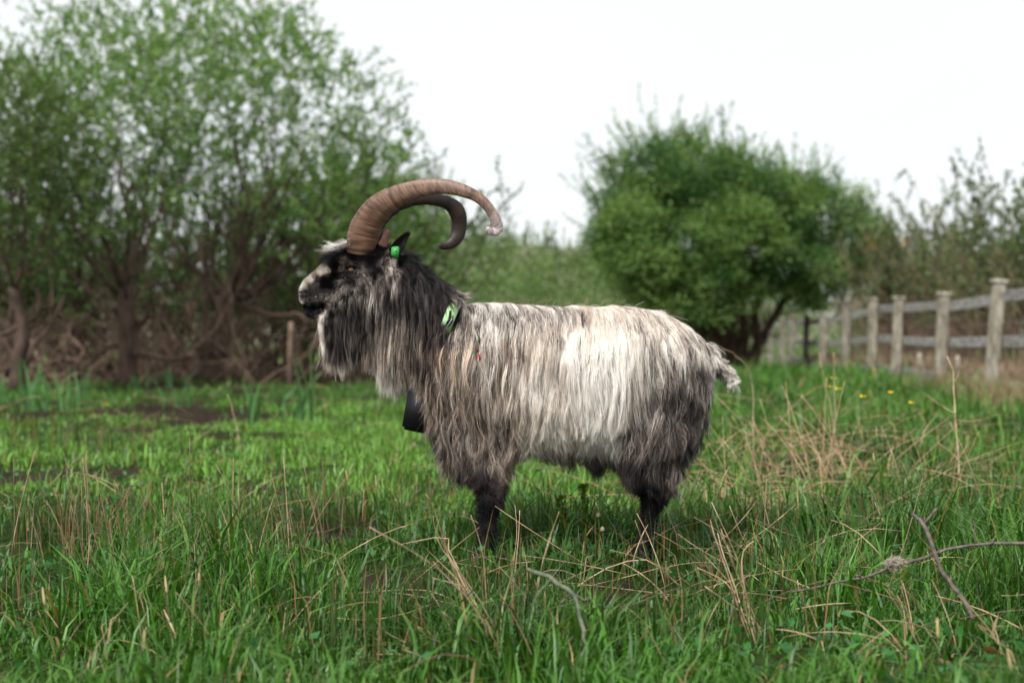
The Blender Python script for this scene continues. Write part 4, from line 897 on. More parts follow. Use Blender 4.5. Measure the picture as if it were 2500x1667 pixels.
# ---- horns
def horn(name, cpts, ypts, flat, mat_, ridge=1.0, seed=0, tipcurl=None):
    "cpts: photo px centre line with half width, ypts: metres from the middle plane"
    a = np.array(cpts, float); n = 460
    yy = np.asarray(ypts, float)
    a = np.concatenate([a, yy[:, None]], 1); a = resample(a, n)
    c = np.array([P(p[0], p[1], GY + p[3]) for p in a]); k = (GY + a[:, 3]) / F
    tn = norm(np.gradient(c, axis=0)); bn = norm(np.cross(tn, np.array((0, 1., 0)))); wn = np.cross(bn, tn)
    t = np.linspace(0, 1, n); ns_ = 28; th = np.arange(ns_) / ns_ * 2 * np.pi
    rr = a[:, 2] * k
    arc = np.concatenate([[0], np.cumsum(np.linalg.norm(np.diff(c, axis=0), axis=1))])
    rl = np.random.default_rng(seed)
    rid = 1 + ridge * (.004 * np.sin(arc * 190 + 5 * np.sin(arc * 23) + 2 * np.sin(arc * 61)) * (1 - t) ** .7 + .045 * np.maximum(0, vnoise(arc * 24, arc * 0, seed + 3) - .62) * (1 - sstep(.6, .9, t)) * 2 + .075 * (fbm(arc * 38, arc * 0, seed) - .5) + .022 * (vnoise(arc * 330, arc * 0, seed + 1) - .5) * (1 - sstep(.5, .9, t))) + .05 * np.exp(-((arc - .215) / .007) ** 2) - .05 * np.exp(-((arc - .232) / .008) ** 2)
    prof = np.sqrt(np.abs(np.cos(th)) ** 2 + np.abs(np.sin(th)) ** 2)
    keel = 1 + .10 * np.exp(-((th - np.pi) / .35) ** 2)          # keel on the front edge
    lump = 1 + .04 * (fbm(arc[:, None] * 22, th[None, :] * 1.3 + 0 * arc[:, None], seed + 5) - .5)
    R1 = (rr * rid)[:, None] * np.cos(th)[None] * lump * keel; R2 = (rr * rid * flat)[:, None] * np.sin(th)[None] * lump
    ring = c[:, None] + R1[..., None] * bn[:, None] + R2[..., None] * wn[:, None]
    v = np.concatenate([ring.reshape(-1, 3), c[-1:] + tn[-1:] * rr[-1] * .7])
    i = np.arange(n - 1)[:, None] * ns_; j = np.arange(ns_)[None]; j2 = (j + 1) % ns_
    q = np.stack([i + j, i + j2, i + ns_ + j2, i + ns_ + j], -1).reshape(-1, 4)
    e = (n - 1) * ns_; jj = np.arange(ns_); tr = np.stack([np.full(ns_, n * ns_), e + jj, e + (jj + 1) % ns_], -1)
    base = np.array((.125, .064, .040)); mid = np.array((.180, .110, .080)); tipc = np.array((.42, .35, .34))  # tipc: sky highlight painted into the horn tip
    streak = fbm(arc[:, None] * 260 + 3.0 * np.cos(th)[None], th[None] * 1.2 + 0 * arc[:, None], seed + 9)[..., None]; st2 = fbm(arc[:, None] * 8, th[None] * 3.0 + 0 * arc[:, None], seed + 19)[..., None]
    tt = t[:, None, None]; cc_ = base + (mid - base) * sstep(.15, .5, tt) + (tipc - mid) * sstep(.62, .9, tt) + 0 * streak
    if mat_ == 'dark': cc_ = base + (mid - base) * sstep(.15, .5, tt) + 0 * streak
    groove = (rid - 1)[:, None, None]
    cc_ = cc_ * (.15 + 1.7 * streak) * (.6 + .8 * st2) * (1 + np.minimum(groove, 0) * 14)
    if mat_ == 'dark': cc_ = cc_ * np.array((.09, .075, .065))  # far horn only: its shade is put into the pigment
    cc_ = np.concatenate([cc_.reshape(-1, 3), cc_[-1].mean(0, keepdims=True)])
    s = Soup(); s.add(v, q, tr, np.clip(cc_, .004, 1)); return s.build(name, M_HORN, goat)
M_HORN, t, b, o_ = new_mat('horn'); a = t.nodes.new('ShaderNodeAttribute'); a.attribute_name = 'col'
nz = t.nodes.new('ShaderNodeTexNoise'); nz.inputs['Scale'].default_value = 420; nz.inputs['Detail'].default_value = 4
bp = t.nodes.new('ShaderNodeBump'); bp.inputs['Strength'].default_value = .2; bp.inputs['Distance'].default_value = .001; t.links.new(nz.outputs['Fac'], bp.inputs['Height']); t.links.new(bp.outputs[0], b.inputs['Normal'])
t.links.new(a.outputs['Color'], b.inputs['Base Color']); b.inputs['Roughness'].default_value = .5; b.inputs['Specular IOR Level'].default_value = .35
def c1(pts): return [(700 + x / 2.6133, 400 + y / 2.6133, r / 2.6133) for x, y, r in pts]
NEAR = [(458, 575, 84), (468, 520, 90), (492, 430, 94), (532, 345, 90), (590, 275, 82), (668, 222, 72), (760, 182, 60), (850, 156, 53), (940, 143, 49), (1040, 148, 44), (1130, 172, 39), (1212, 208, 34), (1272, 258, 31), (1310, 312, 32), (1336, 365, 34), (1346, 408, 35), (1330, 434, 30), (1300, 432, 24), (1283, 412, 18)]
horn('horn', c1(NEAR), [-.045, -.05, -.058, -.07, -.085, -.10, -.12, -.14, -.155, -.17, -.18, -.185, -.185, -.18, -.175, -.17, -.172, -.18, -.185], .62, 'brown', 1, 2)
FARH = [(470, 575, 76), (482, 520, 82), (510, 430, 84), (552, 355, 78), (610, 295, 70), (690, 250, 58), (780, 228, 45), (870, 220, 38), (950, 226, 38), (1020, 244, 42), (1072, 280, 48), (1098, 330, 50), (1102, 390, 46), (1094, 445, 44), (1072, 490, 38), (1040, 515, 30), (1005, 525, 24), (978, 524, 18)]
horn('horn', c1(FARH), [.045, .05, .06, .075, .09, .11, .13, .15, .165, .18, .19, .195, .2, .2, .195, .19, .185, .18], .5, 'dark', 1.3, 8)

# ---- ears
def ear(y, base, tip, w_, tilt, colr, inner):
    B = gpt(*base, y); T_ = gpt(*tip, y + tilt); n = 14; t = np.linspace(0, 1, n); m_ = 11; u = np.linspace(-1, 1, m_)
    ax = norm(T_ - B); sd_ = norm(np.cross(ax, np.array((0, 1., 0)))); nn = np.cross(sd_, ax)
    L = np.linalg.norm(T_ - B); wv = w_ * np.array([.55, .75, .9, .98, 1, .98, .94, .88, .8, .72, .62, .5, .36, .12])
    c = B + ax * (L * t)[:, None] + sd_ * (.05 * L * np.sin(t * 3.1))[:, None]
    front = c[:, None] + (u[None] * wv[:, None])[..., None] * sd_ + ((np.abs(u[None]) ** 2) * wv[:, None] * .55 * -1)[..., None] * nn * (1 if y < 0 else -1)
    back = front + nn * .006 * (1 if y < 0 else -1)
    v = np.concatenate([front.reshape(-1, 3), back.reshape(-1, 3)]); i = np.arange(n - 1)[:, None] * m_; j = np.arange(m_ - 1)[None]
    q1 = np.stack([i + j, i + j + 1, i + m_ + j + 1, i + m_ + j], -1).reshape(-1, 4); off = n * m_
    q = np.concatenate([q1, q1[:, ::-1] + off])
    rim = [np.arange(n) * m_, np.arange(n) * m_ + m_ - 1]
    qs = [np.stack([r_[:-1], r_[1:], r_[1:] + off, r_[:-1] + off], -1) for r_ in rim] + [np.stack([(n - 1) * m_ + np.arange(m_ - 1), (n - 1) * m_ + np.arange(1, m_), (n - 1) * m_ + np.arange(1, m_) + off, (n - 1) * m_ + np.arange(m_ - 1) + off], -1)]
    q = np.concatenate([q] + qs)
    cl = np.concatenate([np.tile(np.array(inner), (n * m_, 1)), np.tile(np.array(colr), (n * m_, 1))])
    s = Soup(); s.add(v, q, None, cl); o = s.build('ear', m_ear, goat)
    # short fur on both faces
    k = 2600; a_ = rng.integers(0, n - 1, k); b_ = rng.integers(0, m_ - 1, k); fb = rng.random(k) < .5
    src = np.where(fb[:, None], front[a_, b_], back[a_, b_]) + rng.normal(0, .0015, (k, 3))
    d = norm(ax + nn * np.where(fb, -.35, .35)[:, None] * (1 if y < 0 else -1) + rng.normal(0, .15, (k, 3)))
    pts = src[:, None] + d[:, None] * (rng.uniform(.003, .007, (k, 1)) * np.linspace(0, 1, STEPS)[None])[..., None]
    lt = np.where(fb[:, None], np.array(inner), np.array(colr)) * rng.uniform(.6, 1.8, (k, 1))
    hair_object('ear_fur', pts, .0004 * np.linspace(1, .3, STEPS)[None] * np.ones((k, 1)), np.repeat(lt[:, None], STEPS, 1), goat)
m_ear = m
ear(-.062, (958, 628), (999, 567), .0185, -.03, (.012, .010, .010), (.016, .012, .012))
ear(.055, (925, 606), (949, 564), .020, .03, (.16, .085, .07), (.014, .011, .011))

# ---- eyes
M_EYE, t, b, o_ = new_mat('eye'); a = t.nodes.new('ShaderNodeAttribute'); a.attribute_name = 'col'; t.links.new(a.outputs['Color'], b.inputs['Base Color']); b.inputs['Roughness'].default_value = .06; b.inputs['Specular IOR Level'].default_value = .6
for sy in (-1, 1):
    e_ = gpt(857, 656, -.066); e_[1] = GY + sy * .3; hit = bvh.ray_cast(Vector(e_), Vector((0, -sy, 0)))
    hp = np.array(hit[0]); ctr = np.array((hp[0], hp[1] - sy * .0050, hp[2])); r_ = .0128
    nu, nv_ = 40, 28; U, V_ = np.meshgrid(np.linspace(0, 2 * np.pi, nu, endpoint=False), np.linspace(0.02, np.pi / 2 + .2, nv_))
    dx = np.sin(V_) * np.cos(U); dz = np.sin(V_) * np.sin(U); dy = np.cos(V_) * sy
    v = ctr + r_ * np.stack([dx, dy, dz], -1).reshape(-1, 3)
    iris = np.sqrt(dx ** 2 + dz ** 2) < .62; pup = (np.abs(dx) < .40) & (np.abs(dz + .02) < .13)
    cl = np.where(iris[..., None], np.array((.36, .18, .055)), np.array((.02, .012, .01))); cl = np.where(pup[..., None], np.array((.004, .004, .004)), cl)
    i = np.arange(nv_ - 1)[:, None] * nu; j = np.arange(nu)[None]; j2 = (j + 1) % nu
    s = Soup(); s.add(v, np.stack([i + j, i + j2, i + nu + j2, i + nu + j], -1).reshape(-1, 4), None, cl.reshape(-1, 3)); eb = s.build('eye', M_EYE, goat)
    for up_, nm in ((1, 'upper_eyelid'), (-1, 'lower_eyelid')):
        th = np.linspace(-1.25, 1.25, 15); pl = np.stack([ctr[0] + .0145 * np.sin(th), ctr[1] + sy * (.0085 - .0045 * np.abs(np.sin(th)) ** 2), ctr[2] + up_ * (.0125 * np.cos(th) - .0055) - .001], -1)
        s = Soup(); v, q, t_ = tubes(pl[None], (.0042 * np.array([.5] + [1] * 13 + [.5]) * (1.25 if up_ > 0 else .9))[None], 8); s.add(v, q, t_, (.010, .008, .008)); s.build(nm, m_ear, goat)

# ---- hooves
M_HOOF = noise_mat('hoof', (.012, .010, .009), (.05, .042, .036), 60, rough=.5, bump=.2)
for (px, py, y) in ((1169, 1374, -.117), (1163, 1372, .117), (1560, 1360, -.117), (1554, 1358, .117)):
    for s_ in (-1, 1):
        s = Soup(); s.add(*loft([(px + 14, py - 10, 19, 12), (px + 2, py - 2, 20, 14), (px - 12, py + 8, 14, 12), (px - 20, py + 12, 6, 7)], y + s_ * .014, 14, 3)); s.build('hoof', M_HOOF, goat)

# ---- collar with buckle, tag in the ear, tracker box under the throat
M_COL = plain_mat('green_webbing', (.28, .46, .21), .55, .4); M_BLK = plain_mat('black_plastic', (.006, .006, .007), .4, .4); M_MET = plain_mat('steel', (.55, .55, .55), .3, .5, .9); M_TAG = plain_mat('green_plastic', (.03, .27, .045), .5, .5)
ctrp = np.array((1070, 862)); hx = np.array((44, -118.)); n = 72; th = np.linspace(0, 2 * np.pi, n, endpoint=False)
axu = norm(np.array((hx[0], 0, -hx[1]))); rA = np.linalg.norm(hx) / GPX; rB = .150; cw = gpt(*ctrp)
ringc = cw + np.cos(th)[:, None] * axu * rA + (np.sign(np.sin(th)) * np.abs(np.sin(th)) ** .5 * (1 - .32 * sstep(.85, 1.35, th) * (1 - sstep(4.9, 5.4, th))))[:, None] * np.array((0, -1., 0)) * rB
nw = norm(np.cross(axu, np.array((0, 1., 0)))) * -1            # along the neck
rad_ = norm(np.cos(th)[:, None] * axu / rA + np.sin(th)[:, None] * np.array((0, -1., 0)) / rB)
hwid = .0175; prof = np.array([(-hwid, 0), (hwid, 0), (hwid, .004), (-hwid, .004)])
v = (ringc[:, None] + prof[None, :, 0, None] * nw + prof[None, :, 1, None] * rad_[:, None]).reshape(-1, 3)
i = np.arange(n)[:, None] * 4; i2 = ((np.arange(n) + 1) % n)[:, None] * 4; j = np.arange(4)[None]; j2 = (j + 1) % 4
s = Soup(); s.add(v, np.stack([i + j, i + j2, i2 + j2, i2 + j], -1).reshape(-1, 4)); collar = s.build('collar', M_COL, goat, False)

def side_of(px, py, lo=.05):
    "surface of the near side at a pixel of the side view"
    hit = bvh.ray_cast(Vector(gpt(px, py, -.6)), Vector((0, 1, 0))); return np.array(hit[0])
# buckle: black slider with a steel tongue on the strap, and the short chain below it
def small(name, pl, r, mat, parent, sides=6):
    e = resample(pl, max(6, len(pl) * 3)); s = Soup(); v, q, t = tubes(e[None], np.full((1, len(e)), r), sides); s.add(v, q, t); return s.build(name, mat, parent)
YB = GY - .136
def cp(px, py, dy=0): return P(px, py, YB + dy)
small('buckle_slot', [cp(1100, 758), cp(1098, 775), cp(1094, 792)], .0045, M_BLK, collar)
small('buckle', [cp(1106, 776, -.004), cp(1097, 780, -.007), cp(1090, 790, -.006), cp(1094, 797, -.004), cp(1103, 785, -.004), cp(1106, 776, -.004)], .0022, M_BLK, collar)
small('buckle_tongue', [cp(1104, 777, -.008), cp(1097, 789, -.009), cp(1091, 797, -.006)], .0018, M_MET, collar)
for i in range(5):
    a_ = 1090 - i * 4.2; b_ = 803 + i * 7.5; th = np.linspace(0, 2 * np.pi, 9); k = 1 if i % 2 else .35
    small('chain_link', [cp(a_ + 2.2 * k * np.cos(u) + 1.2 * np.sin(u), b_ + 4.6 * np.sin(u), .004 + .003 * np.cos(u)) for u in th], .0009, M_MET, collar, 4)
# tracker box hanging under the throat
import bmesh
def rounded_prism(name, poly, y0, y1, mat, parent, bev=.006):
    bm = bmesh.new(); f = bm.faces.new([bm.verts.new(tuple(np.array((*gpt(a, b)[[0]], y0, gpt(a, b)[2])) - GORG)) for a, b in poly])
    r = bmesh.ops.extrude_face_region(bm, geom=[f]); bmesh.ops.translate(bm, vec=(0, y1 - y0, 0), verts=[g for g in r['geom'] if isinstance(g, bmesh.types.BMVert)])
    bmesh.ops.recalc_face_normals(bm, faces=bm.faces); bmesh.ops.bevel(bm, geom=bm.edges[:], offset=bev, segments=3, affect='EDGES')
    me = bpy.data.meshes.new(name); bm.to_mesh(me); bm.free(); me.materials.append(mat)
    for p in me.polygons: p.use_smooth = True
    return link(name, me, parent)
rounded_prism('tracker_box', [(1004, 930), (1060, 930), (1085, 1062), (1040, 1055), (985, 1043)], GY - .085, GY + .06, M_BLK, collar, .008)
# ear tag
tg = rounded_prism('ear_tag', [(962, 608), (978, 606), (981, 610), (979, 633), (973, 634), (961, 628)], GY - .098, GY - .094, M_TAG, goat, .0012)
small('tag_stud', [gpt(966, 612, -.101), gpt(966, 612, -.08)], .003, M_TAG, tg)

# ------------------------------------------------------------------ plants and sticks in the meadow
def stalk_pts(pl, D0, D1):
    "photo pixels of a stalk from its foot to its tip, with the distances of both ends"
    t = np.linspace(0, 1, len(pl)); return np.array([P(a, b, D0 + (D1 - D0) * k) for (a, b), k in zip(pl, t)])
def stalk(parent, pl, D0, D1, r0, r1, mat=None, name='stalk', tone=1.0, n=9, sides=5):
    e = resample(stalk_pts(pl, D0, D1), n); e[0, 2] = min(e[0, 2], float(gh(e[0, 0], e[0, 1])) - .01)
    s = Soup(); v, q, t = tubes(e[None], np.linspace(r0, r1, n)[None], sides); s.add(v, q, t, (tone, tone * rng.uniform(.92, 1), tone * rng.uniform(.85, 1))); return s.build(name, mat or M_STRAW, parent)
def clump(label, foot, lines, r=.0022, group='dead rush clumps'):
    r = r * .85; o = empty('dead_rush_clump', G(*foot), label, 'rush clump', group); D = gD(foot[1])
    for pl in lines:
        Df = gD(max(pl[0][1], 1150)) if pl[0][1] > 1000 else D
        stalk(o, pl, Df, Df + rng.uniform(-.15, .12), r * rng.uniform(.8, 1.25), r * rng.uniform(.35, .6), tone=rng.uniform(.6, 1.15))
    return o
clump('sheaf of bent tan rush stalks in front of the goat fore hoof', (1200, 1560), [
 [(1248, 1613), (1208, 1565), (1157, 1480), (1103, 1418), (1031, 1360), (902, 1286)], [(1193, 1534), (1140, 1440), (1107, 1386), (1074, 1288), (1055, 1230), (1038, 1205)], [(1180, 1520), (1120, 1420), (1088, 1340), (1062, 1290), (1058, 1259)],
 [(1215, 1560), (1150, 1460), (1115, 1390), (1080, 1340), (1067, 1313)], [(1200, 1545), (1160, 1470), (1120, 1390), (1095, 1340), (1091, 1310), (1030, 1318), (980, 1328)], [(1128, 1476), (1080, 1452), (1031, 1440), (960, 1440), (875, 1447)],
 [(1139, 1617), (1080, 1570), (1045, 1555), (1020, 1530)], [(1190, 1500), (1185, 1420), (1180, 1360), (1165, 1300), (1149, 1257)], [(1185, 1510), (1178, 1440), (1165, 1390), (1155, 1352)], [(1225, 1580), (1170, 1490), (1110, 1430), (1057, 1370)], [(1235, 1590), (1190, 1500), (1150, 1440), (1056, 1410)],
 [(1250, 1612), (1180, 1580), (1120, 1530), (1082, 1493)], [(1240, 1570), (1225, 1520), (1210, 1475), (1197, 1460)], [(1210, 1570), (1165, 1500), (1135, 1440), (1118, 1400)], [(1230, 1560), (1180, 1480), (1140, 1420), (1105, 1370), (1092, 1352)], [(1045, 1560), (1050, 1500), (1055, 1455), (1060, 1410)]])
clump('two thin upright rush stalks just behind the sheaf, beside the goat fore leg', (1255, 1480), [[(1244, 1470), (1252, 1390), (1262, 1300), (1257, 1232)], [(1250, 1475), (1258, 1390), (1266, 1310), (1269, 1245)], [(1285, 1560), (1310, 1450), (1330, 1350), (1365, 1248)], [(1282, 1570), (1300, 1500), (1318, 1400), (1345, 1310)]])
clump('thick sheaf of leaning reddish rush stalks to the right under the goat rump', (1830, 1540), [
 [(1835, 1460), (1827, 1438), (1790, 1340), (1737, 1225)], [(1900, 1420), (1860, 1370), (1820, 1326), (1781, 1235)], [(1910, 1414), (1890, 1330), (1871, 1252), (1842, 1135)], [(1830, 1560), (1812, 1512), (1773, 1389), (1745, 1310), (1734, 1267)], [(1847, 1480), (1800, 1440), (1720, 1355)],
 [(1886, 1394), (1870, 1360), (1842, 1300)], [(1868, 1570), (1840, 1500), (1800, 1400), (1775, 1330)], [(1850, 1560), (1830, 1490), (1812, 1400), (1815, 1345), (1840, 1320)], [(1880, 1560), (1845, 1520), (1790, 1480), (1720, 1430)], [(1860, 1540), (1820, 1440), (1790, 1380), (1760, 1290)], [(1835, 1550), (1800, 1470), (1770, 1420), (1702, 1385)],
 [(1820, 1530), (1800, 1450), (1765, 1350), (1752, 1300)], [(1848, 1580), (1836, 1540), (1822, 1490), (1815, 1440)], [(1925, 1440), (1880, 1380), (1845, 1310)], [(1960, 1453), (1979, 1379), (1995, 1340), (2013, 1318)], [(1700, 1440), (1760, 1500), (1800, 1560), (1850, 1600)]][:16], .0026)
clump('few upright rush stalks by the fallen dead branch', (2210, 1540), [[(2216, 1565), (2210, 1510), (2200, 1470), (2189, 1453)], [(2185, 1340), (2160, 1280), (2135, 1225)], [(2036, 1400), (2036, 1350), (2033, 1310)], [(2300, 1330), (2270, 1280), (2240, 1240)], [(2362, 1460), (2358, 1430), (2352, 1405)], [(2090, 1610), (2180, 1590), (2256, 1575)], [(2310, 1590), (2325, 1550), (2340, 1530)], [(2190, 1600), (2140, 1570), (2060, 1530)]])
def wild_clump(label, foot, n, spread, h0, h1, lean, r, tone=(.5, 1.1)):
    o = empty('dead_rush_clump', G(*foot), label, 'rush clump', 'dead rush clumps'); c = G(*foot)
    for i in range(n):
        x = c[0] + rng.normal(0, spread); y = c[1] + rng.normal(0, spread * .7); L = rng.uniform(h0, h1); az = rng.normal(2.4, 1.2); ln = abs(rng.normal(lean, .15))
        t = np.linspace(0, 1, 7); e = np.stack([x + np.cos(az) * L * ln * t ** 1.3, y + np.sin(az) * L * ln * t ** 1.3 * .6, gh(x, y) - .01 + L * t * math.sqrt(max(.1, 1 - ln * ln)) - L * .12 * ln * t ** 3], -1)
        if rng.random() < .25: e[4:, 2] -= L * .25 * np.linspace(0, 1, 3); e[4:, 0] += L * .12 * np.linspace(0, 1, 3)
        s = Soup(); v, q, tt = tubes(e[None], (r * rng.uniform(.7, 1.3) * np.linspace(1, .4, 7))[None], 4); tn = rng.uniform(*tone); s.add(v, q, tt, (tn, tn * .92, tn * .85)); s.build('stalk', M_STRAW, o)
    return o
wild_clump('dead brown rush stalks standing at the far left of the lawn, over dark rushes', (240, 1380), 22, .16, .18, .42, .25, .0022, (.35, .75))
wild_clump('thin dead rush stalks by the picture edge at the left, half green', (70, 1370), 14, .14, .18, .38, .25, .0020, (.35, .8))
wild_clump('dead rush stalks around a dark green tussock between lawn and foreground', (560, 1440), 16, .16, .16, .36, .35, .0020, (.35, .8))
wild_clump('brown upright rush stalks in the lawn just before the goat beard', (690, 1340), 20, .13, .18, .36, .25, .0020, (.45, .95))
wild_clump('pale tan heap of withered straw stalks behind the goat tail', (1985, 1185), 34, .17, .25, .62, .42, .0028, (.8, 1.2))
wild_clump('flattened tan straw stalks right behind the goat hind leg', (1790, 1230), 32, .30, .2, .55, .75, .0022, (.7, 1.1))
wild_clump('thin straw stalks around the foot of the tall dead weed', (2330, 1230), 24, .22, .15, .45, .55, .0022, (.6, 1.0))
wild_clump('short tan stalks in the bottom corner under the dead branch', (2360, 1590), 12, .14, .1, .24, .55, .0018, (.6, 1.0))
wild_clump('thin tan stalks low in the grass at the bottom, left of the sheaf', (420, 1600), 12, .2, .1, .26, .6, .0018, (.5, 1.0))
wild_clump('short tan stalks in the grass below the bent bramble', (1500, 1600), 16, .2, .1, .26, .6, .0018, (.5, 1.0))
wild_clump('dead rush stalks tangled in front of the goat hind hooves', (1640, 1430), 8, .16, .15, .36, .6, .0020, (.5, 1.0))
o = empty('dry_stalk', G(1640, 1440), 'long kinked dry stalk lying across the grass in front of the goat belly', 'stalk')
stalk(o, [(1389, 1445), (1483, 1386), (1577, 1366), (1638, 1411), (1700, 1469)], 4.15, 4.2, .0024, .0018, name='stem')
o = empty('dry_stalk', G(880, 1650), 'reddish dry stalk lying low in the grass at the bottom left of the sheaf', 'stalk')
stalk(o, [(895, 1598), (960, 1596), (1020, 1603), (1078, 1612)], 3.28, 3.2, .002, .0014, name='stem')
o = empty('dry_stalk', G(440, 1640), 'thick pale dry stalk slanting up out of the grass at the bottom left', 'stalk')
stalk(o, [(478, 1667), (450, 1600), (420, 1530), (400, 1488)], 3.05, 3.2, .003, .0018, name='stem')

# dead branches
def branch(label, cat, main, D0, D1, r0, r1, subs=(), mat=M_TWIG, name='dead_branch'):
    o = empty(name, P(*main[0], D0), label, cat); n = 14
    e = resample(stalk_pts(main, D0, D1), n); e[1:-1] += rng.normal(0, .0025, (n - 2, 3)); s = Soup(); rr = np.linspace(r0, r1, n) * rng.uniform(.85, 1.2, n); v, q, t = tubes(e[None], rr[None], 7); s.add(v, q, t); s.build('stem', mat, o)
    for pl, Da, Db, ra, rb in subs:
        e = resample(stalk_pts(pl, Da, Db), 6); s = Soup(); v, q, t = tubes(e[None], np.linspace(ra, rb, 6)[None], 6); s.add(v, q, t); s.build('side_twig', mat, o)
    return o
branch('long thin dead branch lying slantwise over the grass under the wool tuft', 'branch', [(1930, 1445), (2038, 1426), (2100, 1408), (2170, 1389), (2282, 1350), (2385, 1330), (2500, 1326), (2600, 1320)], 3.6, 3.5, .0031, .0046,
       [([(2100, 1408), (2098, 1395), (2094, 1388)], 3.57, 3.57, .003, .0012), ([(2385, 1330), (2378, 1310), (2380, 1285), (2376, 1270)], 3.53, 3.53, .0028, .001), ([(2420, 1327), (2428, 1314)], 3.52, 3.52, .003, .001)])
branch('short forked dead stick leaning across the long dead branch', 'stick', [(2375, 1512), (2351, 1467), (2311, 1409), (2282, 1345), (2253, 1282), (2228, 1257)], 3.36, 3.52, .0056, .0045, [([(2253, 1282), (2270, 1262), (2287, 1240)], 3.5, 3.5, .0042, .0035), ([(2282, 1350), (2292, 1345), (2298, 1335)], 3.46, 3.46, .003, .001)], name='dead_stick')
M_BRAM = noise_mat('bramble_bark', (.045, .06, .035), (.14, .155, .10), 50, rough=.6, bump=.2, dist=.001)
branch('bent grey green bramble stem hooked down over the grass in front of the goat', 'bramble', [(1385, 1680), (1418, 1613), (1430, 1570), (1425, 1541), (1410, 1490), (1400, 1451), (1371, 1429), (1331, 1404), (1287, 1389)], 2.9, 3.3, .0036, .0050, mat=M_BRAM, name='bramble')
branch('dark broken twig crossing the bent bramble stem', 'twig', [(1392, 1447), (1430, 1462), (1468, 1480)], 3.25, 3.25, .0036, .0028, [([(1468, 1480), (1522, 1483), (1609, 1451), (1663, 1433)], 3.25, 3.4, .0021, .0014), ([(1371, 1470), (1395, 1445)], 3.2, 3.25, .002, .0015)], name='dark_twig')
o = branch('tall thin dead weed stalk with bare side twigs standing at the right', 'weed', [(2350, 1235), (2346, 1180), (2341, 1145), (2336, 1047), (2330, 960), (2326, 905), (2312, 870)], 6.3, 6.4, .0045, .0022, [([(2333, 1010), (2290, 985), (2262, 962)], 6.35, 6.4, .0022, .001), ([(2336, 1025), (2370, 1028), (2392, 1024)], 6.35, 6.3, .002, .001), ([(2329, 935), (2337, 920), (2342, 905)], 6.38, 6.38, .002, .001), ([(2341, 1120), (2362, 1085), (2364, 1062)], 6.3, 6.25, .003, .0015)], mat=M_STRAW, name='dead_weed')
branch('long thin weed stalk arching over beside the goat tail', 'weed', [(1838, 1150), (1840, 1000), (1834, 920), (1815, 885), (1780, 858), (1735, 848)], 7.6, 7.4, .0030, .0012, mat=M_STRAW, name='arching_stalk')
branch('pair of thin pale stalks standing among the buttercups', 'weed', [(2040, 1120), (2038, 1000), (2037, 930), (2035, 860)], 8.0, 8.0, .0030, .0015, [([(2044, 1120), (2030, 1000), (2012, 930), (2000, 860)], 8.0, 8.0, .003, .0014)], mat=M_STRAW, name='pale_stalk')
branch('thin straight straw slanting out of the grass left of the iris leaves', 'weed', [(590, 1130), (583, 1070), (572, 1010), (555, 962)], 8.6, 8.6, .0032, .0016, mat=M_STRAW, name='lone_straw')
# wool tuft caught on the branch
o = empty('wool_tuft', P(2184, 1376, 3.55), 'small grey tuft of goat wool snagged on the long dead branch', 'wool tuft')
k = 420; c0 = P(2184, 1374, 3.55); t = np.linspace(0, 1, STEPS); d = norm(rng.normal(0, 1, (k, 3))); d2 = norm(rng.normal(0, 1, (k, 3)))
rr = rng.uniform(.006, .02, (k, 1)); pts = c0 + (rr * np.cos(t * rng.uniform(2, 6, (k, 1))))[..., None] * d[:, None] * np.array((1.2, .8, .7)) + (rr * np.sin(t * rng.uniform(2, 6, (k, 1))))[..., None] * d2[:, None] * np.array((1.2, .8, .7))
_g = GORG; GORG = np.array(o.location); hair_object('fleece', pts, np.full((k, STEPS), .0004), np.tile(np.array((.36, .31, .25)) , (k, STEPS, 1)), o); GORG = _g
# bud twig caught in the coat
o = empty('bud_twig', gpt(1170, 850, -.26), 'tiny twig with a green leaf and a red bud caught in the goat coat', 'twig')
yb = -.245
s = Soup(); v, q, t = tubes(resample([gpt(1171, 795, yb), gpt(1170, 830, yb), gpt(1168, 860, yb)], 8)[None], np.full((1, 8), .0011), 5); s.add(v, q, t); s.build('stem', M_TWIG, o)
def bud(name, a, b, c, w_, colr):
    e = resample([gpt(*a, yb - .004), gpt(*b, yb - .008), gpt(*c, yb - .004)], 8); s = Soup(); v, q, t = tubes(e[None], (w_ * np.array((.3, .7, .95, 1, 1, .9, .65, .2)))[None], 7); s.add(v, q, t, colr); return s.build(name, M_LEAFD, o)
bud('leaf', (1168, 818), (1170, 828), (1171, 840), .0042, (.05, .14, .03)); bud('bud', (1170, 864), (1171, 872), (1172, 881), .0034, (.62, .012, .03)); bud('leaf', (1166, 845), (1165, 852), (1166, 860), .0028, (.16, .09, .05))

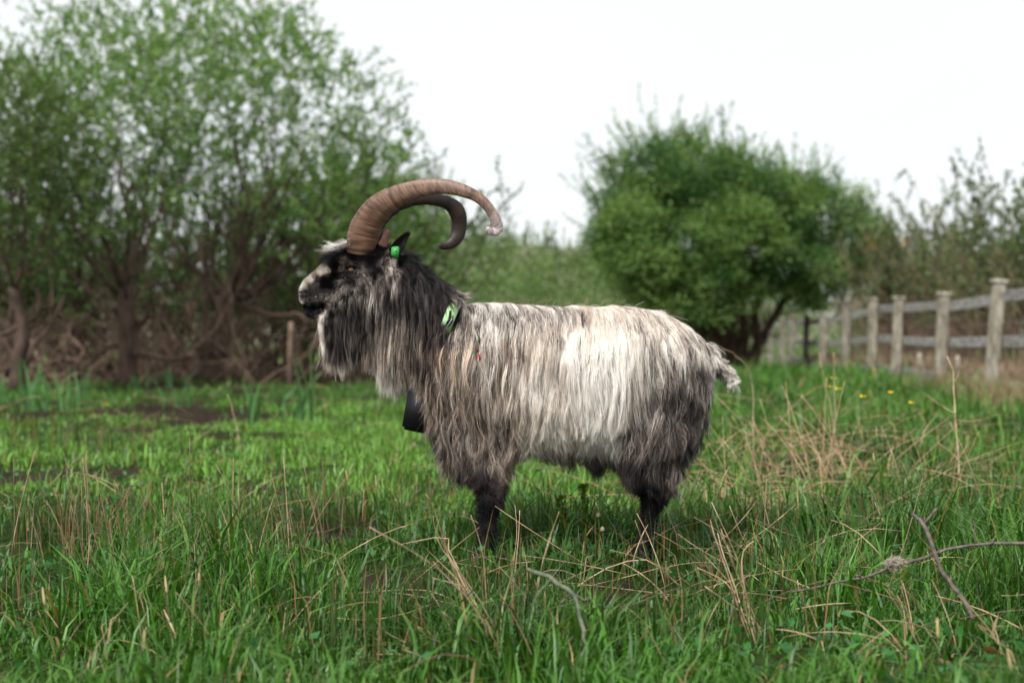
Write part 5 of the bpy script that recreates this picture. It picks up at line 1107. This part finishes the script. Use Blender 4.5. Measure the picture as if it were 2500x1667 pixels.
# iris clumps, buttercups and small herbs
def iris(label, foot, n, w_, h0, h1, D=None):
    c = G(*foot) if D is None else gp_(foot[0], D); o = empty('iris_clump', c, label, 'iris clump', 'iris clumps')
    for i in range(n):
        x = c[0] + rng.uniform(-w_, w_); y = c[1] + rng.uniform(-w_, w_) * .5; h = rng.uniform(h0, h1); az = rng.choice([0, np.pi]) + rng.normal(0, .5); ln = abs(rng.normal(.2, .2)); bw = rng.uniform(.018, .032) * (1 if h > .3 else .7)
        t = np.linspace(0, 1, 7); ctr_ = np.stack([x + np.cos(az) * h * ln * t ** 2, y + np.sin(az) * h * ln * t ** 2, gh(x, y) - .02 + h * t * (1 - .3 * ln * t)], -1); ww = bw * np.array((.8, .95, 1, .95, .8, .5, .05)); fa = rng.normal(0, .6); sv = np.array((np.cos(fa), np.sin(fa), 0)); nv2 = np.array((-np.sin(fa), np.cos(fa), 0))
        v = np.stack([ctr_ - sv * ww[:, None] / 2, ctr_ + nv2 * ww[:, None] * .12, ctr_ + sv * ww[:, None] / 2], 1).reshape(-1, 3); q = [(3 * a, 3 * a + 1, 3 * a + 4, 3 * a + 3) for a in range(6)] + [(3 * a + 1, 3 * a + 2, 3 * a + 5, 3 * a + 4) for a in range(6)]
        s = Soup(); s.add(v, q, None, np.array((.065, .155, .052)) * rng.uniform(.6, 1.7)); s.build('leaf', M_GRASS, o)
iris('large blue green iris clump by the edge of the wood, before the straight willow', (130, 1000), 34, .42, .30, .62)
iris('few iris leaves at the picture edge left of the large iris clump', (30, 985), 12, .3, .2, .4)
iris('low dark iris leaves between the two front willow trunks', (400, 950), 22, .5, .18, .38)
iris('small pale iris shoot in the mud in front of the straight willow', (265, 985), 4, .06, .2, .34)
iris('iris shoots in the mud at the middle of the lawn edge', (430, 1000), 7, .15, .18, .32)
iris('two thin iris leaves leaning apart near the lone straw', (600, 1040), 5, .10, .3, .46)
iris('pale iris leaves in the lawn left of the tall iris by the beard', (650, 1000), 6, .2, .22, .38)
iris('tall green iris leaves right in front of the goat beard', (755, 1035), 9, .10, .42, .72)
iris('short pale iris leaves beside the tall iris by the beard', (712, 1030), 4, .06, .3, .42)
M_YEL = noise_mat('buttercup_petal', (.75, .52, .01), (.95, .70, .02), 60, rough=.3, bump=0, spec=.5)
M_STEM = plain_mat('herb_stem', (.06, .14, .03), .5)
for px, py, D, lab in ((2035, 933, 8.3, 'yellow buttercup at the top of the group of three between the pale stalks'), (2029, 954, 8.2, 'yellow buttercup lowest of the group of three between the pale stalks'), (2046, 959, 8.2, 'yellow buttercup beside the pale stalks, on the fence side of its group of three'), (2107, 978, 8.0, 'small yellow buttercup alone between two groups of flowers'), (2174, 968, 8.0, 'yellow buttercup standing in dark grass below the fence'),
                     (2224, 994, 7.6, 'largest yellow buttercup, nearest to the tall dead weed'), (2138, 909, 11.5, 'pale yellow buttercup just before the fence foot'), (259, 993, 13.5, 'single yellow buttercup in the lawn near the large iris clump')):
    p = P(px, py, D) + np.array((0, 0, .015)); o = empty('buttercup', (p[0], D, float(gh(p[0], D))), lab, 'buttercup', 'buttercups in the meadow'); ft = np.array((p[0] + rng.normal(0, .03), D, float(gh(p[0], D)) - .01))
    s = Soup(); e = resample([ft, (ft + p) / 2 + np.array((.01, 0, 0)), p], 7); v, q, t = tubes(e[None], np.full((1, 7), .0016), 4); s.add(v, q, t); s.build('stem', M_STEM, o)
    for i in range(5):
        a_ = i / 5 * 6.283 + rng.random(); d = np.array((np.cos(a_), np.sin(a_) * .7 - .15, .75)); d /= np.linalg.norm(d); sv = np.array((-np.sin(a_), np.cos(a_), 0)); up_ = np.cross(d, sv) * -1; r_ = .019
        v = np.array([p, p + d * r_ * .6 - sv * r_ * .5, p + d * r_ * 1.05 - sv * r_ * .3 + up_ * .003, p + d * r_ * 1.1, p + d * r_ * 1.05 + sv * r_ * .3 + up_ * .003, p + d * r_ * .6 + sv * r_ * .5]); s = Soup(); s.add(v, [(0, 1, 2, 3), (0, 3, 4, 5)]); s.build('petal', M_YEL, o)
def frond(label, pl, D, w_):
    o = empty('fern_frond', P(*pl[0], D), label, 'fern frond', 'young fern fronds'); e = resample(stalk_pts(pl, D, D), 26); s = Soup(); v, q, t = tubes(e[None], np.linspace(.0022, .0008, 26)[None], 5); s.add(v, q, t, (.10, .16, .03)); s.build('stem', M_GRASS, o)
    s = Soup(); base = np.repeat(e[4:], 10, 0); n = len(base); sd_ = np.where(rng.random(n) < .5, -1, 1.); d = np.stack([sd_, rng.normal(0, .4, n), rng.normal(.25, .3, n)], -1); v, t, c = leaf_quads(base + rng.normal(0, .002, (n, 3)), d, w_ * rng.uniform(.5, 1.2, n), np.full(n, w_ * .45), np.tile(np.array((.17, .26, .035)), (n, 1)) * rng.uniform(.7, 1.3, (n, 1))); s.add(v, None, t, c); s.build('leaflets', M_GRASS, o)['kind'] = 'stuff'
frond('young yellow green fern frond under the goat belly, nearer the fore leg', [(1388, 1330), (1380, 1290), (1372, 1245), (1366, 1222), (1376, 1212)], 4.75, .016)
frond('young yellow green fern frond under the goat belly, nearer the hind leg', [(1428, 1320), (1430, 1270), (1427, 1220), (1421, 1190), (1430, 1184)], 4.85, .016)
M_HEAD = noise_mat('seed_head', (.12, .10, .05), (.30, .26, .15), 300, rough=.8, bump=.3, dist=.001)
for px, py, D, lab in ((1461, 1257, 4.6, 'round brown plantain head under the goat belly, the higher one'), (1471, 1292, 4.5, 'round brown plantain head under the goat belly, the lower one'), (270, 1519, 3.5, 'dark plantain head with a pale crown in the foreground grass at the left')):
    p = P(px, py, D); o = empty('plantain', (p[0], D, float(gh(p[0], D))), lab, 'plantain', 'plantain heads')
    s = Soup(); e = resample([np.array((p[0] + .01, D, gh(p[0], D) - .01)), p], 5); v, q, t = tubes(e[None], np.full((1, 5), .0011), 4); s.add(v, q, t); s.build('stem', M_STEM, o)
    s = Soup(); e = p + np.linspace(-.009, .010, 8)[:, None] * np.array((0, 0, 1.)); v, q, t = tubes(e[None], (.0078 * np.array((.4, .8, 1, 1, .97, .85, .6, .15)))[None], 8); s.add(v, q, t); s.build('head', M_HEAD, o)
# pale flowering grass heads
GH = ['pale grass head in the left foreground, the upper of two close together', 'pale grass head in the left foreground, the lower of two close together', 'pale grass head just behind the sheaf of bent rush stalks', 'pale grass head low at the right between dead branch and picture corner', 'pale grass head in the bottom right corner',
      'pale grass head beside the dark plantain in the left foreground', 'pale grass head over the dark rushes at the left picture edge', 'pale drooping grass head in the lawn under the goat beard', 'pale grass head right of the straw heap, the higher one', 'pale grass head right of the straw heap, the lower one']
for i, (px, py) in enumerate(((408, 1450), (487, 1437), (850, 1175), (2290, 1560), (2470, 1640), (350, 1590), (110, 1480), (920, 1190), (2140, 1065), (2135, 1130))):
    D = gD(py + 130); p = P(px, py, D); o = empty('grass_head', (p[0], D, float(gh(p[0], D))), GH[i], 'grass head', 'flowering grass heads')
    s = Soup(); ft = np.array((p[0] + rng.normal(0, .02), D, gh(p[0], D) - .01)); e = resample([ft, (ft + p) / 2 + np.array((rng.normal(0, .01), 0, 0)), p], 7); v, q, t = tubes(e[None], np.full((1, 7), .0009), 4); s.add(v, q, t); s.build('stem', M_STEM, o)
    s = Soup(); d = norm(e[-1] - e[-2]); e2 = p + d * np.linspace(0, .045, 9)[:, None]; v, q, t = tubes(e2[None], (.0036 * np.array((.3, .7, 1, .9, 1, .8, .7, .5, .1)))[None], 5); s.add(v, q, t, (1.0, 1.05, .8)); s.build('spike', M_STRAW, o)
# stake among the willows
x = (710 - 1250) / F * 23.0; o = empty('stake', (x, 23.0, float(gh(x, 23.0))), 'pale thin stake standing under the willow boughs beside the goat muzzle', 'stake')
s = Soup(); e = resample([np.array((x - .02, 23.0, gh(x, 23.0) - .1)), P(709, 840, 23.0), P(711, 786, 23.0)], 5); v, q, t = tubes(e[None], np.full((1, 5), .045), 7); s.add(v, q, t); s.build('shaft', M_BARKP, o)
